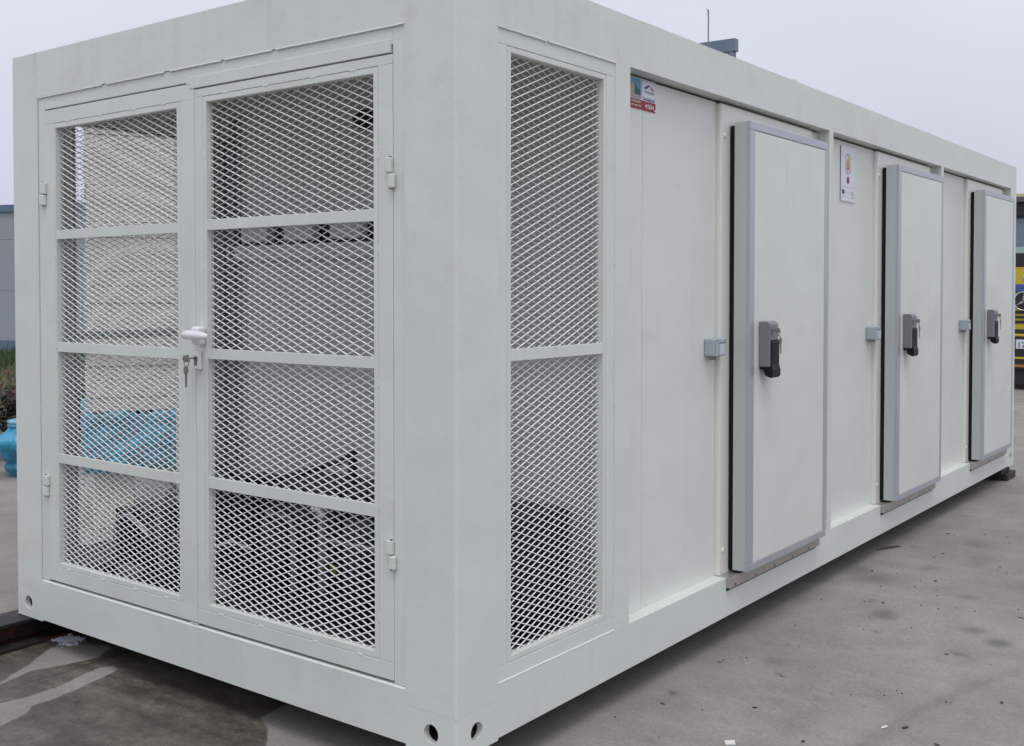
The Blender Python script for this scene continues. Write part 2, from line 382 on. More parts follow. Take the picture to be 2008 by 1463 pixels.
def build_ground():
    ax = axis([(-400, -40, 90), (-40, -6, 4), (-6, -1.0, .25), (-1.0, .5, .02), (.5, 3.2, .03), (3.2, 8, .12), (8, 30, 2), (30, 120, 15), (120, 1500, 230)])
    ay = axis([(-500, -40, 90), (-40, -5, 5), (-5, -1.4, .3), (-1.4, .3, .03), (.3, 2.7, .02), (2.7, 8, .2), (8, 30, 2), (30, 120, 15), (120, 1500, 230)])
    X, Y = np.meshgrid(ax, ay, indexing='ij'); nx, ny = X.shape
    v = np.stack([X.ravel(), Y.ravel(), np.full(nx*ny, G)], 1)
    idx = np.arange(nx*ny).reshape(nx, ny)
    f = np.stack([idx[:-1, :-1], idx[1:, :-1], idx[1:, 1:], idx[:-1, 1:]], -1).reshape(-1, 4)
    me = bpy.data.meshes.new('ground'); me.from_pydata(v.tolist(), [], f.tolist())
    wet = poly_sd(X, Y, [(-4, 2.55), (.25, 2.4), (1.2, 2.3), (1.4, 1.0), (.45, .98), (.055, .94), (.02, .85), (-.085, .735), (-.25, .45), (-.6, .05), (-1.2, -.5), (-4, -1.2)])
    s1 = poly_sd(X, Y, [(-.52, 1.93), (-.3175, 1.985), (-.1287, 2.1), (.0206, 2.215), (.133, 2.16), (.1751, 2.03), (.071, 1.94), (-.0712, 1.978), (-.1748, 2.012), (-.331, 1.96)])
    s2 = poly_sd(X, Y, [(-.62, 1.80), (-.4212, 1.785), (-.3351, 1.764), (-.2125, 1.771), (-.086, 1.809), (.012, 1.835), (.045, 1.815), (.0527, 1.786), (.03, 1.755), (.0035, 1.745), (-.1347, 1.706), (-.2785, 1.668), (-.36, 1.672), (-.39, 1.64), (-.4208, 1.612), (-.52, 1.585), (-.7, 1.56)])
    wsd = np.maximum(wet, np.maximum(-s1, -s2))
    st = np.zeros(X.shape)
    for (x, y, rx, ry, k) in [(1.125, -.094, .022, .022, 1), (.72, -.25, .016, .016, .9), (3.266, -.022, .085, .07, .8), (3.18, -.13, .10, .09, .45), (2.57, -.388, .07, .06, .65), (2.55, -.43, .03, .03, .5), (2.46, -.904, .06, .055, .75),
                              (2.58, -.778, .055, .05, .55), (2.216, -.816, .022, .03, .7), (2.25, -.79, .012, .035, .6), (2.763, -.269, .035, .03, .55), (1.68, -.25, .05, .06, .4), (2.30, -.45, .014, .014, .8),
                              (1.55, -.33, .014, .014, .8), (1.9, -.2, .016, .016, .6), (3.6, -.3, .06, .06, .5), (3.9, -.5, .10, .08, .35), (4.3, -.35, .09, .08, .45), (3.1, -.62, .05, .05, .45), (3.75, -.72, .05, .06, .4),
                              (4.7, -.62, .14, .09, .35), (5.4, -.3, .15, .10, .35), (3.4, -.82, .05, .05, .55), (1.4, -.55, .012, .012, .8), (1.0, -.35, .012, .012, .8), (2.9, -1.0, .07, .06, .35), (1.15, -.55, .10, .05, .25), (2.05, -.5, .012, .012, .7), (1.75, -.62, .010, .010, .8)]:
        st = np.maximum(st, k*np.exp(-(((X-x)/rx)**2+((Y-y)/ry)**2)**1.5))
    band = [(1.0, -.80), (1.45, -.855), (1.85, -.945), (2.2, -1.06), (2.8, -1.35)]
    for a, b in zip(band[:-1], band[1:]): st = np.maximum(st, .33*np.exp(-(seg_d(X, Y, a, b)/.028)**2))
    cr = Y-(1.905+.012*np.sin(X*3)+.005*np.sin(X*17))
    for nme, arr in (('wet_sd', wsd), ('stain', st), ('crack', cr)):
        at = me.attributes.new(nme, 'FLOAT', 'POINT'); at.data.foreach_set('value', arr.ravel().astype(np.float32))
    me.materials.append(MATS['concrete']); me.update()
    o = bpy.data.objects.new('ground', me); COL.objects.link(o); tag(o, kind='structure')
build_ground()

# ------------------------------------------------------------------ container
box = thing('container', (Ln/2, Wd/2, 0), 'white steel cold store container with mesh end doors and three insulated side doors', 'container')
PM = 'paint'
def plate_hole(mb, face, a0, a1, b0, b1, ca, cb, r, depth):
    """flat plate on a container face with a round bore running inward"""
    n = 40; angs = sorted([2*PI*k/n for k in range(n)]+[math.atan2(b-cb, a-ca) % (2*PI) for a in (a0, a1) for b in (b0, b1)])
    ring, out = [], []
    for t in angs:
        c, s_ = math.cos(t), math.sin(t)
        k = min([(a1-ca)/c if c > 1e-9 else 1e9, (a0-ca)/c if c < -1e-9 else 1e9, (b1-cb)/s_ if s_ > 1e-9 else 1e9, (b0-cb)/s_ if s_ < -1e-9 else 1e9])
        ring.append((ca+r*c, cb+r*s_)); out.append((ca+k*c, cb+k*s_))
    m = len(angs)
    for k in range(m):
        j = (k+1) % m
        mb.quad(P(face, *out[k], 0), P(face, *out[j], 0), P(face, *ring[j], 0), P(face, *ring[k], 0))
        mb.quad(P(face, *ring[k], 0), P(face, *ring[j], 0), P(face, *ring[j], depth), P(face, *ring[k], depth), sm=True)

PW = .198
CH = .125                                        # casting height
# corner posts and castings
for (x0, x1, y0, y1, holes) in ((0, PW, 0, PW, ('E', 'S')), (0, PW, Wd-PW, Wd, ('E',)), (Ln-PW+.02, Ln, 0, PW, ('S',)), (Ln-PW+.02, Ln, Wd-PW, Wd, ())):
    xo, yo = (x0 if x0 == 0 else x1), (y0 if y0 == 0 else y1); sx_, sy_ = (1 if x0 == 0 else -1), (1 if y0 == 0 else -1); ro = .010
    xi, yi = xo+sx_*(x1-x0), yo+sy_*(y1-y0)
    pm = MB()
    prof = [(xo, yi)]+[(xo+sx_*ro*(1-math.cos(t)), yo+sy_*ro*(1-math.sin(t))) for t in [PI/2*k/5 for k in range(6)]]+[(xi, yo), (xi, yo+sy_*.06), (xo+sx_*.06, yo+sy_*.06), (xo+sx_*.06, yi)]
    pm.poly([(x, y, CH+.0005) for x, y in prof], (0, 0, 1), Ht-CH-.0005)
    fix_normals(pm.build('corner_post', PM, box))
    c = MB(); z0 = 0; ey = (y0+ro, y1) if y0 == 0 else (y0, y1-ro); ex = (x0+ro, x1) if x0 == 0 else (x0, x1-ro)
    if 'E' in holes:
        ca = .0965 if y0 == 0 else Wd-.0915
        plate_hole(c, 'E', ey[0], ey[1], z0, CH, ca, .0612, .028, .022)
    else: c.quad((xo, ey[0], z0), (xo, ey[1], z0), (xo, ey[1], CH), (xo, ey[0], CH))
    if 'S' in holes:
        ca = .0955 if x0 == 0 else 6.751
        plate_hole(c, 'S', ex[0], ex[1], z0, CH, ca, .061 if x0 == 0 else .0765, .028, .022)
    else: c.quad((ex[0], yo, z0), (ex[1], yo, z0), (ex[1], yo, CH), (ex[0], yo, CH))
    for p, q in zip(prof[1:6], prof[2:7]): c.quad((*p, z0), (*q, z0), (*q, CH), (*p, CH))
    c.quad((xi, y0, z0), (xi, y1, z0), (xi, y1, CH), (xi, y0, CH)); c.quad((x0, yi, z0), (x1, yi, z0), (x1, yi, CH), (x0, yi, CH))
    c.quad((x0, y0, z0), (x1, y0, z0), (x1, y1, z0), (x0, y1, z0)); c.quad((x0, y0, CH), (x1, y0, CH), (x1, y1, CH), (x0, y1, CH))
    cast = c.build('corner_casting', PM, box); fix_normals(cast)
    if not (x0 == 0 and y0 == 0): MB().box(x0+.035, x1-.006, y0+.035, y1-.035, .004, CH-.004).build('hole_shade_block', 'dark_iron', cast)  # dark block added behind the holes to make the cavity look shaded
# rails
RB, RT = .007, .1695
ST = 2.1675
fix_normals(MB().poly([(0, PW, RB), (0, PW, .1700), (.0055, PW, .1752), (.07, PW, .1752), (.07, PW, RB)], (0, 1, 0), Wd-2*PW).build('end_bottom_rail', PM, box))
MB().box(0, .07, PW, Wd-PW, 2.1628, Ht).build('end_top_rail', PM, box)
MB().box(PW, Ln-PW+.02, 0, .10, ST, Ht).build('side_top_rail', PM, box)
MB().box(PW, Ln-PW+.02, 0, .10, RB, RT).build('side_bottom_rail', PM, box)
MB().box(PW, Ln-PW+.02, Wd-.1, Wd, ST, Ht).build('side_top_rail', PM, box)
MB().box(PW, Ln-PW+.02, Wd-.1, Wd, RB, RT).build('side_bottom_rail', PM, box)
MB().box(Ln-.07, Ln, PW, Wd-PW, RB, Ht).build('back_wall', PM, box)
MB().box(.07, Ln-.07, .1, Wd-.1, 2.27, 2.33).build('roof_panel', 'interior_panel', box)
MB().box(.07, Ln-.07, .1, Wd-.1, .09, .155).build('floor_panel', 'interior_floor', box)
MB().box(.07, Ln-.07, .1, Wd-.1, .02, .088).build('underside', 'dark_iron', box)
MB().box(1.12, Ln-.07, Wd-.06, Wd-.012, RT, ST).build('wall_panel', 'panel', box)
for x in (2.455, 4.545): MB().box(x-.03, x+.03, .004, .03, Ht-.001, Ht+.009).build('roof_lug', PM, box, bevel=.002)
MB().box(.004, .03, 2.236, 2.262, Ht-.001, Ht+.004).build('roof_lug', PM, box, bevel=.001)
# intermediate posts
for x0, x1 in ((.8665, .9655), (2.8767, 2.931), (4.802, 4.8535)):
    MB().box(x0, x1, 0, .10, RT, ST).build('side_post', PM, box)
MB().box(.8665, .9655, Wd-.1, Wd, RT, ST).build('side_post', PM, box)
MB().box(.9655, 1.12, Wd-.1, Wd, RT, ST).build('wall_lining', 'interior_panel', box)
# side wall panels behind the bays
YP = .06
for x0, x1 in ((.9655, 1.1515), (1.1535, 1.757), (2.754, 2.8767), (2.931, 3.05), (3.052, 3.6985), (4.694, 4.802), (4.8535, 4.975), (4.977, 5.5655), (6.565, 6.677)):
    MB().box(x0, x1, YP, .10, RT+.0005, ST-.010).build('wall_panel', 'panel', box)
for x0, x1 in ((.9655, 2.8767), (2.931, 4.802), (4.8535, 6.677)):
    MB().box(x0, x1, YP+.012, YP+.03, ST-.012, ST-.0005).build('head_gap_shade', 'black_rubber', box)  # black backing strip that makes the gap under the top rail read dark

# ---- expanded metal: flat tilted strands, joined into one mesh per opening
LWD, SWD = .0572, .0237
def expanded(face, a0, a1, b0, b1, d, flip=1):
    mb = MB(); hw, ht = .00195, .0008
    n1 = int((a1-a0)/(LWD/2))+2; n2 = int((b1-b0)/(SWD/2))+2
    def strand(p, q):
        # clip to the opening
        (pa, pb), (qa, qb) = p, q
        for lim, sgn, k in ((a0, 1, 0), (a1, -1, 0), (b0, 1, 1), (b1, -1, 1)):
            u, v = (pa, qa) if k == 0 else (pb, qb)
            iu, iv = (u-lim)*sgn >= -1e-9, (v-lim)*sgn >= -1e-9
            if not iu and not iv: return
            if iu != iv:
                t = (lim-u)/(v-u); na, nb = pa+(qa-pa)*t, pb+(qb-pb)*t
                if not iu: pa, pb = na, nb
                else: qa, qb = na, nb
        A = Vector((pa, pb, 0)); B = Vector((qa, qb, 0)); dd = B-A
        if dd.length < .002: return
        dd.normalize()
        wv = Vector((0, .66, .75)); wv = (wv-dd*wv.dot(dd)).normalized(); nv = dd.cross(wv)
        i = len(mb.v)
        for E_ in (A, B):
            for s1, s2 in ((-1, -1), (1, -1), (1, 1), (-1, 1)):
                c = E_+wv*hw*s1+nv*ht*s2; mb.v.append(P(face, c.x, c.y, d+c.z))
        for f in ((0, 1, 5, 4), (1, 2, 6, 5), (2, 3, 7, 6), (3, 0, 4, 7)):
            mb.f.append(tuple(i+k for k in f)); mb.smooth.append(False)
    for i in range(n1):
        for j in range(n2):
            if (i+j) % 2: continue
            a, b = a0-.006+i*LWD/2, b0-.004+j*SWD/2
            strand((a, b), (a+LWD/2, b+SWD/2)); strand((a, b), (a+LWD/2, b-SWD/2))
    return mb

def weld(mb, face, p, q, r, d, breaks=()):
    n = 6; L_ = math.dist(p, q); cuts = [0]+[x for b in breaks for x in b]+[1]
    for k in range(0, len(cuts), 2):
        t0, t1 = cuts[k], cuts[k+1]; pts = []
        m = max(2, int((t1-t0)*L_/.02))
        for j in range(m+1):
            t = t0+(t1-t0)*j/m; jit = (random.random()-.5)*.0012
            pts.append(P(face, p[0]+(q[0]-p[0])*t+jit, p[1]+(q[1]-p[1])*t+jit, d))
        mb.tube(pts, r, 6)

# ---- end frame and doors
DF = .004                                        # frame set back behind the rail face
fr = MB()
fbox(fr, 'E', .1995, .2475, .176, 2.162, DF, .05); fbox(fr, 'E', 2.189, 2.2380, .176, 2.162, DF, .05)
fbox(fr, 'E', .2475, 2.189, 2.1075, 2.162, DF, .05)
fr.build('door_surround', PM, box, bevel=.002)
hs = MB(); fbox(hs, 'E', .2545, 1.2325, 2.0835, 2.1235, DF-.004, DF+.008); hs.build('head_strip', PM, box, bevel=.0015)
w = MB(); weld(w, 'E', (2.231, 2.1585), (.199, 2.1610), .0034, .0006, [(.225, .24), (.42, .438), (.58, .59), (.71, .72)])
weld(w, 'E', (.1995, 2.158), (.1985, .176), .0022, DF, [(.05, .054), (.34, .345), (.62, .626), (.86, .864)])
weld(w, 'E', (2.233, 2.15), (2.236, .18), .0016, DF, [(.3, .31), (.7, .71)])
tag(w.build('weld_bead', PM, box), kind='stuff')

def end_door(y0, y1, z0, z1, op, fl, bars, name='end_door'):
    D0 = DF-.002
    m = MB(); fring(m, 'E', (y0, y1, z0, z1), (fl[0], fl[1], fl[2], fl[3]), D0, .045)
    door = m.build(name, PM, box, bevel=.0016)
    m = MB(); g = .0013
    fring(m, 'E', (fl[0]+g, fl[1]-g, fl[2]+g, fl[3]-g), op, D0+.0006, .006)
    fring(m, 'E', (op[0]-.004, op[1]+.004, op[2]-.004, op[3]+.004), op, .006, .034)
    m.build('inner_frame', PM, door, bevel=.001)
    m = MB()
    for a in (fl[0], fl[1]):
        for k in range(5):
            z = fl[2]+(fl[3]-fl[2])*(.08+.2*k+random.uniform(-.03, .03)); fbox(m, 'E', a-.003, a+.003, z-.012, z+.012, D0-.0008, D0+.002)
    for b in (fl[2], fl[3]):
        for k in range(4):
            y = fl[0]+(fl[1]-fl[0])*(.1+.26*k+random.uniform(-.03, .03)); fbox(m, 'E', y-.013, y+.013, b-.003, b+.003, D0-.0008, D0+.002)
    tag(m.build('stitch_weld', PM, door, bevel=.0012), kind='stuff')
    lv = [op[2]]+[z for b in bars for z in b]+[op[3]]
    for b0, b1 in bars:
        m = MB(); fbox(m, 'E', op[0]+.0005, op[1]-.0005, b0, b1, D0+.0012, .0145); m.build('cross_bar', PM, door, bevel=.0012)
    mb = expanded('E', op[0]+.001, op[1]-.001, op[2], op[3], .0235)
    tag(mb.build('expanded_mesh', 'mesh_paint', door), kind='stuff')
    return door
dl = end_door(1.2062, 2.1865, .1850, 2.1015, (1.3085, 2.1085, .2630, 2.0255), (1.2865, 2.1165, .2435, 2.0465),
              [(.6715, .7095), (1.1235, 1.1630), (1.5780, 1.6145)])
dr = end_door(.2485, 1.2042, .1850, 2.0785, (.3285, 1.1405, .2605, 2.0300), (.3080, 1.1590, .2380, 2.0500),
              [(.6750, .7150), (1.1310, 1.1670), (1.5820, 1.6190)])
m = MB(); fbox(m, 'E', 1.2066, 1.2490, 2.1015, 2.1105, DF-.003, .02); m.build('stile_end', PM, dl)
m = MB(); fbox(m, 'E', 1.2066, 1.2490, .1765, .1815, DF-.002, .02); m.build('stile_end', PM, dl)
def hinge(door, y0, y1, z0, z1, sgn):
    zm = z0+(z1-z0)*.48; d = .004*sgn
    m = MB(); m.box(-.0125, DF-.002, y0+.001-d, y1-.004-d, z0, zm-.0012); m.build('hinge_knuckle', PM, door, bevel=.004)
    m = MB(); m.box(-.0125, DF-.002, y0+.004+d, y1-.001+d, zm+.0012, z1); m.build('hinge_knuckle', PM, door, bevel=.004)
    m = MB(); m.tube([(-.006, (y0+y1)/2, z0-.003), (-.006, (y0+y1)/2, z1+.003)], .0045, 8); m.build('hinge_pin', 'steel_dark', door)
for z0, z1 in ((1.677, 1.770), (.527, .616)): hinge(dr, .237, .264, z0, z1, 1)
for z0, z1 in ((1.7175, 1.811), (.529, .615)): hinge(dl, 2.172, 2.212, z0, z1, -1)
# white turn handle on the meeting stile
m = MB(); m.box(-.034, DF-.003, 1.143, 1.188, 1.180, 1.2450); m.build('handle_rose', 'white_plastic', dr, bevel=.010, seg=3)
m = MB(); m.tube([(-.050, 1.199, 1.2165), (-.053, 1.192, 1.2165), (-.054, 1.16, 1.2165), (-.054, 1.11, 1.2145), (-.052, 1.085, 1.213), (-.049, 1.070, 1.2125)], [.009, .0155, .0165, .0150, .0125, .007], 16)
m.build('turn_handle', 'white_plastic', dr)
m = MB(); m.box(-.012, DF-.003, 1.167, 1.2030, 1.092, 1.156); m.build('lock_plate', 'mesh_paint', dr, bevel=.004, seg=2)
m = MB(); pl_ = [(-.0125, 1.1865+.0085*math.cos(a), 1.131+.0085*math.sin(a)) for a in [R(-50+280*k/14) for k in range(15)]]+[(-.0125, 1.182, 1.108), (-.0125, 1.1865, 1.1065), (-.0125, 1.191, 1.108)]
m.poly(pl_, (-1, 0, 0), .004); fix_normals(m.build('lock_cylinder', 'steel_dark', dr))

# ---- vents in both long sides
def side_vent(face, seen):
    m = MB(); fring(m, face, (.1995, .8655, .171, 2.1655), (.2475, .8125, .2215, 2.1155), .003, .05)
    v = m.build('vent_frame', PM, box, bevel=.002)
    op = (.2675, .7950, .2415, 2.0970)
    m = MB(); fring(m, face, (.2490, .8110, .2230, 2.1140), op, .0035, .009); fring(m, face, (op[0]-.004, op[1]+.004, op[2]-.004, op[3]+.004), op, .009, .036)
    m.build('inner_frame', PM, v, bevel=.001)
    m = MB(); fbox(m, face, op[0]+.0005, op[1]-.0005, 1.1525, 1.1900, .0042, .0165); m.build('cross_bar', PM, v, bevel=.0012)
    tag(expanded(face, op[0], op[1], op[2], op[3], .0255).build('expanded_mesh', 'mesh_paint', v), kind='stuff')
    if seen:
        m = MB(); weld(m, face, (.199, 2.1635), (.866, 2.1650), .0034, .0006, [(.38, .39)]); weld(m, face, (.1985, 2.16), (.1985, .173), .0018, .003, [(.45, .46), (.8, .81)])
        weld(m, face, (.8655, 2.16), (.8665, .172), .0019, .003, [(.35, .355), (.6, .607)]); weld(m, face, (.199, .1725), (.867, .1705), .0040, .003)
        tag(m.build('weld_bead', PM, v), kind='stuff')
side_vent('S', True); side_vent('B', False)

# ---- partition between plant space and cold rooms
for y0, y1 in ((.10, .698), (.7, 1.8185), (1.8205, Wd-.1)):
    MB().box(1.0, 1.06, y0, y1, .155, 2.27).build('partition_panel', 'interior_panel', box)

# ---- cold room doors with their frames
YF = -.06
def cold_door(x0, dx):
    off = (dx, 0, 0)
    f = MB().box(x0-.0765, x0+.9175, .036, .0985, RT+.001, ST-.012).build('door_frame', 'cream_frame', box, bevel=.010, loc=off, seg=3) if dx is None else None
    return f
x0 = 1.8345; DWd = .866
proto = []
fr = MB().box(1.758, 2.753, .036, .0985, RT-.006, ST-.012).build('door_frame', 'cream_frame', box, bevel=.011, seg=3, loc=(0, 0, 0))
for z in (.275, 2.02):
    mm = MB(); mm.tube([(1.7895, .0365, z), (1.7895, .0325, z), (1.7895, .0305, z)], [.0115, .0105, .005], 14); mm.build('frame_plug', 'cream_frame', fr)
th = MB().box(1.7505, 2.735, -.020, .05, .1275, .1725).build('threshold', 'threshold_metal', box, bevel=.0015, loc=(0, 0, 0))
MB().box(1.7515, 2.72, -.0045, .0, .1150, .1275).build('threshold_shadow_line', 'black_rubber', th)  # black strip standing in for the shadow gap below the threshold
for k in range(5): MB().tube([(1.80+k*.2, -.021, .137), (1.80+k*.2, -.0195, .137)], .0045, 10).build('threshold_screw', 'black_rubber', th)
dz0, dz1 = .1855, 2.080
door = MB().box(x0, x0+DWd, YF+.002, .012, dz0, dz1).build('cold_room_door', 'door_edge', box, bevel=.0015, loc=(0, 0, 0))
m = MB(); fring(m, 'S', (x0-.0012, x0+DWd+.0012, dz0-.0012, dz1+.0012), (x0+.047, x0+DWd-.036, dz0+.033, dz1-.035), YF-.001, YF+.006)
fbox(m, 'S', x0-.0012, x0+.004, dz0-.001, dz1+.001, YF+.006, YF+.016)
m.build('edge_profile', 'aluminium', door, bevel=.003)
m = MB(); fbox(m, 'S', x0+.0475, x0+DWd-.0365, dz0+.0335, dz1-.037, YF+.0005, YF+.004); m.build('door_skin', 'door_skin', door)
m = MB(); fbox(m, 'S', x0+.0475, x0+DWd-.0365, dz1-.037, dz1-.0352, YF+.0012, YF+.004); m.build('skin_seal', 'black_rubber', door)
m = MB(); fbox(m, 'S', x0+.004, x0+DWd-.004, dz0-.006, dz1-.012, .012, .0362); m.build('door_gasket', 'black_rubber', door, bevel=.008, seg=2)
# latch: grey housing, black lever recessed in its front and hanging below
hx, hz0, hz1 = 1.928, 1.0475, 1.2410
HP = [(hx, YF, hz0), (hx, YF-.050, hz0), (hx, YF-.050, hz1-.014), (hx, YF-.044, hz1-.003), (hx, YF-.036, hz1), (hx, YF, hz1)]
m = MB(); m.poly(HP, (1, 0, 0), .090)
hb = m.build('latch_housing', 'grey_plastic', door, bevel=.004, seg=2)
m = MB(); m.box(hx+.007, hx+.0915, YF-.0512, YF-.046, hz0-.001, 1.162); m.build('lever_recess', 'black_plastic', door)
m = MB()
pl = [(hx+.009, YF-.0515, 1.158), (hx+.009, YF-.0545, 1.150), (hx+.009, YF-.0535, 1.06), (hx+.009, YF-.060, 1.035), (hx+.009, YF-.060, 1.012), (hx+.009, YF-.052, 1.001), (hx+.009, YF-.040, 1.004), (hx+.009, YF-.024, 1.012), (hx+.009, YF-.012, 1.046), (hx+.009, YF-.050, 1.0465)]
m.poly(pl, (1, 0, 0), .082); fix_normals(m.build('latch_lever', 'black_plastic', door, bevel=.003, seg=2))
m = MB(); m.box(hx+.004, hx+.086, YF-.042, YF-.002, hz0-.012, hz0+.001); m.build('latch_base', 'black_plastic', door, bevel=.003)
m = MB(); pl = [(hx+.022+.008*math.cos(a), YF-.0505, 1.203+.008*math.sin(a)) for a in [R(-50+280*k/12) for k in range(13)]]+[(hx+.018, YF-.0505, 1.180), (hx+.026, YF-.0505, 1.180)]
m.poly(pl, (0, -1, 0), .001); fix_normals(m.build('latch_lock', 'steel_dark', door))
# light switch box beside the door
sw = MB().box(1.657, 1.757, .010, YP, 1.1005, 1.1740).build('switch_box', 'light_grey_plastic', box, bevel=.007, seg=3, loc=(0, 0, 0))
m = MB(); m.box(1.6605, 1.7535, .005, .0105, 1.1025, 1.1725); m.build('switch_cover', 'light_grey_plastic', sw, bevel=.003)
m = MB(); m.box(1.690, 1.738, .0015, .0055, 1.107, 1.153); m.build('rocker', 'lid_plastic', sw, bevel=.002)
m = MB(); m.box(1.690, 1.742, .003, .0055, 1.1535, 1.1565); m.build('rocker_gap', 'black_plastic', sw)
for x in (1.668, 1.746): MB().tube([(x, .0042, 1.167), (x, .0056, 1.167)], .0028, 8).build('cover_screw', 'black_plastic', sw)
m = MB(); m.tube([(1.685, .035, 1.086), (1.685, .035, 1.101)], [.014, .018], 12); m.build('cable_gland', 'grey_plastic', sw)
doors = [door]
for dx in (1.937, 3.808):
    for o in (fr, th, door, sw):
        c = copy_tree(o, box); c.location = (dx, 0, 0)
        if o is door: doors.append(c)

# ------------------------------------------------------------------ keys in the locks
def key_set(y_or_x, kind, label, dx=0):
    """one key in the lock, a ring through its bow and a second key hanging from it"""
    if kind == 'S':
        bx, by, bz = hx+.022+dx, YF-.051, 1.203
        k = thing('key_pair', (bx, by, bz), label, 'keys', 'keys left in the door locks')
        m = MB(); m.tube([(bx, by+.003, bz), (bx, by-.016, bz)], .0026, 8)
        m.poly([(bx-.010, by-.016, bz-.011), (bx-.010, by-.034, bz-.011), (bx-.010, by-.040, bz), (bx-.010, by-.034, bz+.011), (bx-.010, by-.016, bz+.011), (bx-.010, by-.012, bz)], (1, .0, 0), .0026)
        m.poly([(bx-.002+.010*math.cos(a), by-.020, bz+.011*math.sin(a)+.0) for a in [PI*2*j/12 for j in range(12)]], (0, 1, 0), .0026)
        m.build('lock_key', 'steel', k)
        rx, ry, rz_ = bx+.012, by-.026, bz-.008
        m = MB(); m.tube([(rx+.0125*math.cos(a), ry, rz_+.0155*math.sin(a)) for a in [PI*2*j/18 for j in range(19)]], .0016, 6, cap=False); m.build('split_ring', 'steel', k)
        cx_, cz_ = rx+.014, rz_-.030
        m = MB(); m.tube([(rx+.004, ry, rz_-.014), (cx_, ry, cz_+.006)], .0016, 6)
        m.poly([(cx_+.0135*math.cos(a), ry-.0013, cz_-.006+.0135*math.sin(a)) for a in [PI*2*j/16 for j in range(16)]], (0, 1, 0), .0028)
        m.poly([(cx_-.004, ry-.0013, cz_-.018), (cx_+.006, ry-.0013, cz_-.018), (cx_+.0075, ry-.0013, cz_-.058), (cx_+.005, ry-.0013, cz_-.062), (cx_+.001, ry-.0013, cz_-.058), (cx_+.001, ry-.0013, cz_-.045), (cx_-.002, ry-.0013, cz_-.040)], (0, 1, 0), .0026)
        m.build('spare_key', 'steel', k)
    else:
        bx, by, bz = -.017, 1.1865, 1.133
        k = thing('key_pair', (bx, by, bz), label, 'keys', 'keys left in the door locks')
        m = MB(); m.tube([(bx+.004, by, bz), (bx-.018, by+.004, bz)], .0026, 8)
        m.poly([(bx-.018, by+.002, bz-.012), (bx-.034, by+.010, bz-.014), (bx-.042, by+.012, bz-.004), (bx-.038, by+.012, bz+.010), (bx-.022, by+.004, bz+.012)], (.3, .95, 0), .0028)
        m.build('lock_key', 'steel', k)
        rx, ry, rz_ = bx-.028, by+.010, bz-.014
        m = MB(); m.tube([(rx, ry+.013*math.cos(a), rz_+.017*math.sin(a)) for a in [PI*2*j/18 for j in range(19)]], .0016, 6, cap=False); m.build('split_ring', 'steel', k)
        cy_, cz_ = ry+.004, rz_-.028
        m = MB(); m.poly([(rx, cy_+.013*math.cos(a), cz_+.015*math.sin(a)) for a in [PI*2*j/14 for j in range(14)]], (1, 0, 0), .0028)
        m.poly([(rx, cy_-.006, cz_-.012), (rx, cy_+.005, cz_-.012), (rx, cy_+.004, cz_-.058), (rx, cy_, cz_-.062), (rx, cy_-.004, cz_-.056)], (1, 0, 0), .0026)
        m.build('spare_key', 'steel', k)
key_set(0, 'E', 'two steel keys on a ring in the lock under the white turn handle')
for dx, lab in ((0, 'two steel keys on a ring in the nearest cold room door latch'), (1.937, 'two steel keys on a ring in the middle cold room door latch'), (3.808, 'two steel keys on a ring in the farthest cold room door latch')):
    key_set(0, 'S', lab, dx)

# ------------------------------------------------------------------ plates fixed on the wall panels
def flat(name, m_, par, pts, y, t=.0006):
    mb = MB(); mb.poly([(x, y, z) for x, z in pts], (0, -1, 0), t); o = mb.build(name, m_, par); fix_normals(o); return o
sg = thing('company_sign', (1.13, YP, 2.045), 'small white and red company plate numbered 4/004 beside the near side post', 'sign')
X0, X1, Z0, Z1 = .985, 1.2445, 2.0445, 2.1595
MB().box(X0, X1, YP-.003, YP, Z0, Z1).build('plate', 'plate_white', sg)
ys = YP-.003
flat('photo_sky', 'print_sky', sg, [(X0, 2.083), (1.136, 2.083), (1.136, 2.156), (X0, 2.156)], ys)
flat('photo_building', 'print_teal', sg, [(1.03, 2.095), (1.135, 2.095), (1.135, 2.112), (1.10, 2.128), (1.085, 2.140), (1.03, 2.10)], ys-.0006)
flat('photo_facade', 'print_wall', sg, [(1.03, 2.092), (1.087, 2.092), (1.087, 2.137), (1.06, 2.136), (1.03, 2.130)], ys-.0012)
flat('photo_paving', 'print_pave', sg, [(X0, 2.083), (1.1355, 2.083), (1.1355, 2.095), (X0, 2.098)], ys-.0018)
flat('logo_frame', 'print_blue', sg, [(1.143, 2.0905), (1.241, 2.0905), (1.241, 2.1555), (1.143, 2.1555)], ys)
flat('logo_field', 'plate_white', sg, [(1.1445, 2.0922), (1.2395, 2.0922), (1.2395, 2.1540), (1.1445, 2.1540)], ys-.0006)
flat('roof_mark', 'print_blue', sg, [(1.156, 2.1255), (1.163, 2.1310), (1.194, 2.1440), (1.199, 2.1405), (1.178, 2.1255)], ys-.0012)
flat('roof_mark', 'print_darkred', sg, [(1.200, 2.1385), (1.207, 2.1395), (1.230, 2.1240), (1.217, 2.1240)], ys-.0012)
flat('red_band', 'print_red', sg, [(X0, Z0), (X1, Z0), (X1, 2.0795), (X0, 2.0795)], ys)
fd = (1, 0, 0); fz = (0, 0, 1)
text_mesh('TOP HOUSE', .0125, 'lettering', 'print_grey', sg, (1.158, ys-.0018, 2.1095), fd, fz, width=.075)
text_mesh('www.tophouse.sk', .0085, 'lettering', 'print_navy', sg, (1.150, ys-.0012, 2.0830), fd, fz, width=.088)
text_mesh('4/004', .026, 'lettering', 'print_white', sg, (1.163, ys-.0012, 2.0525), fd, fz, width=.066)
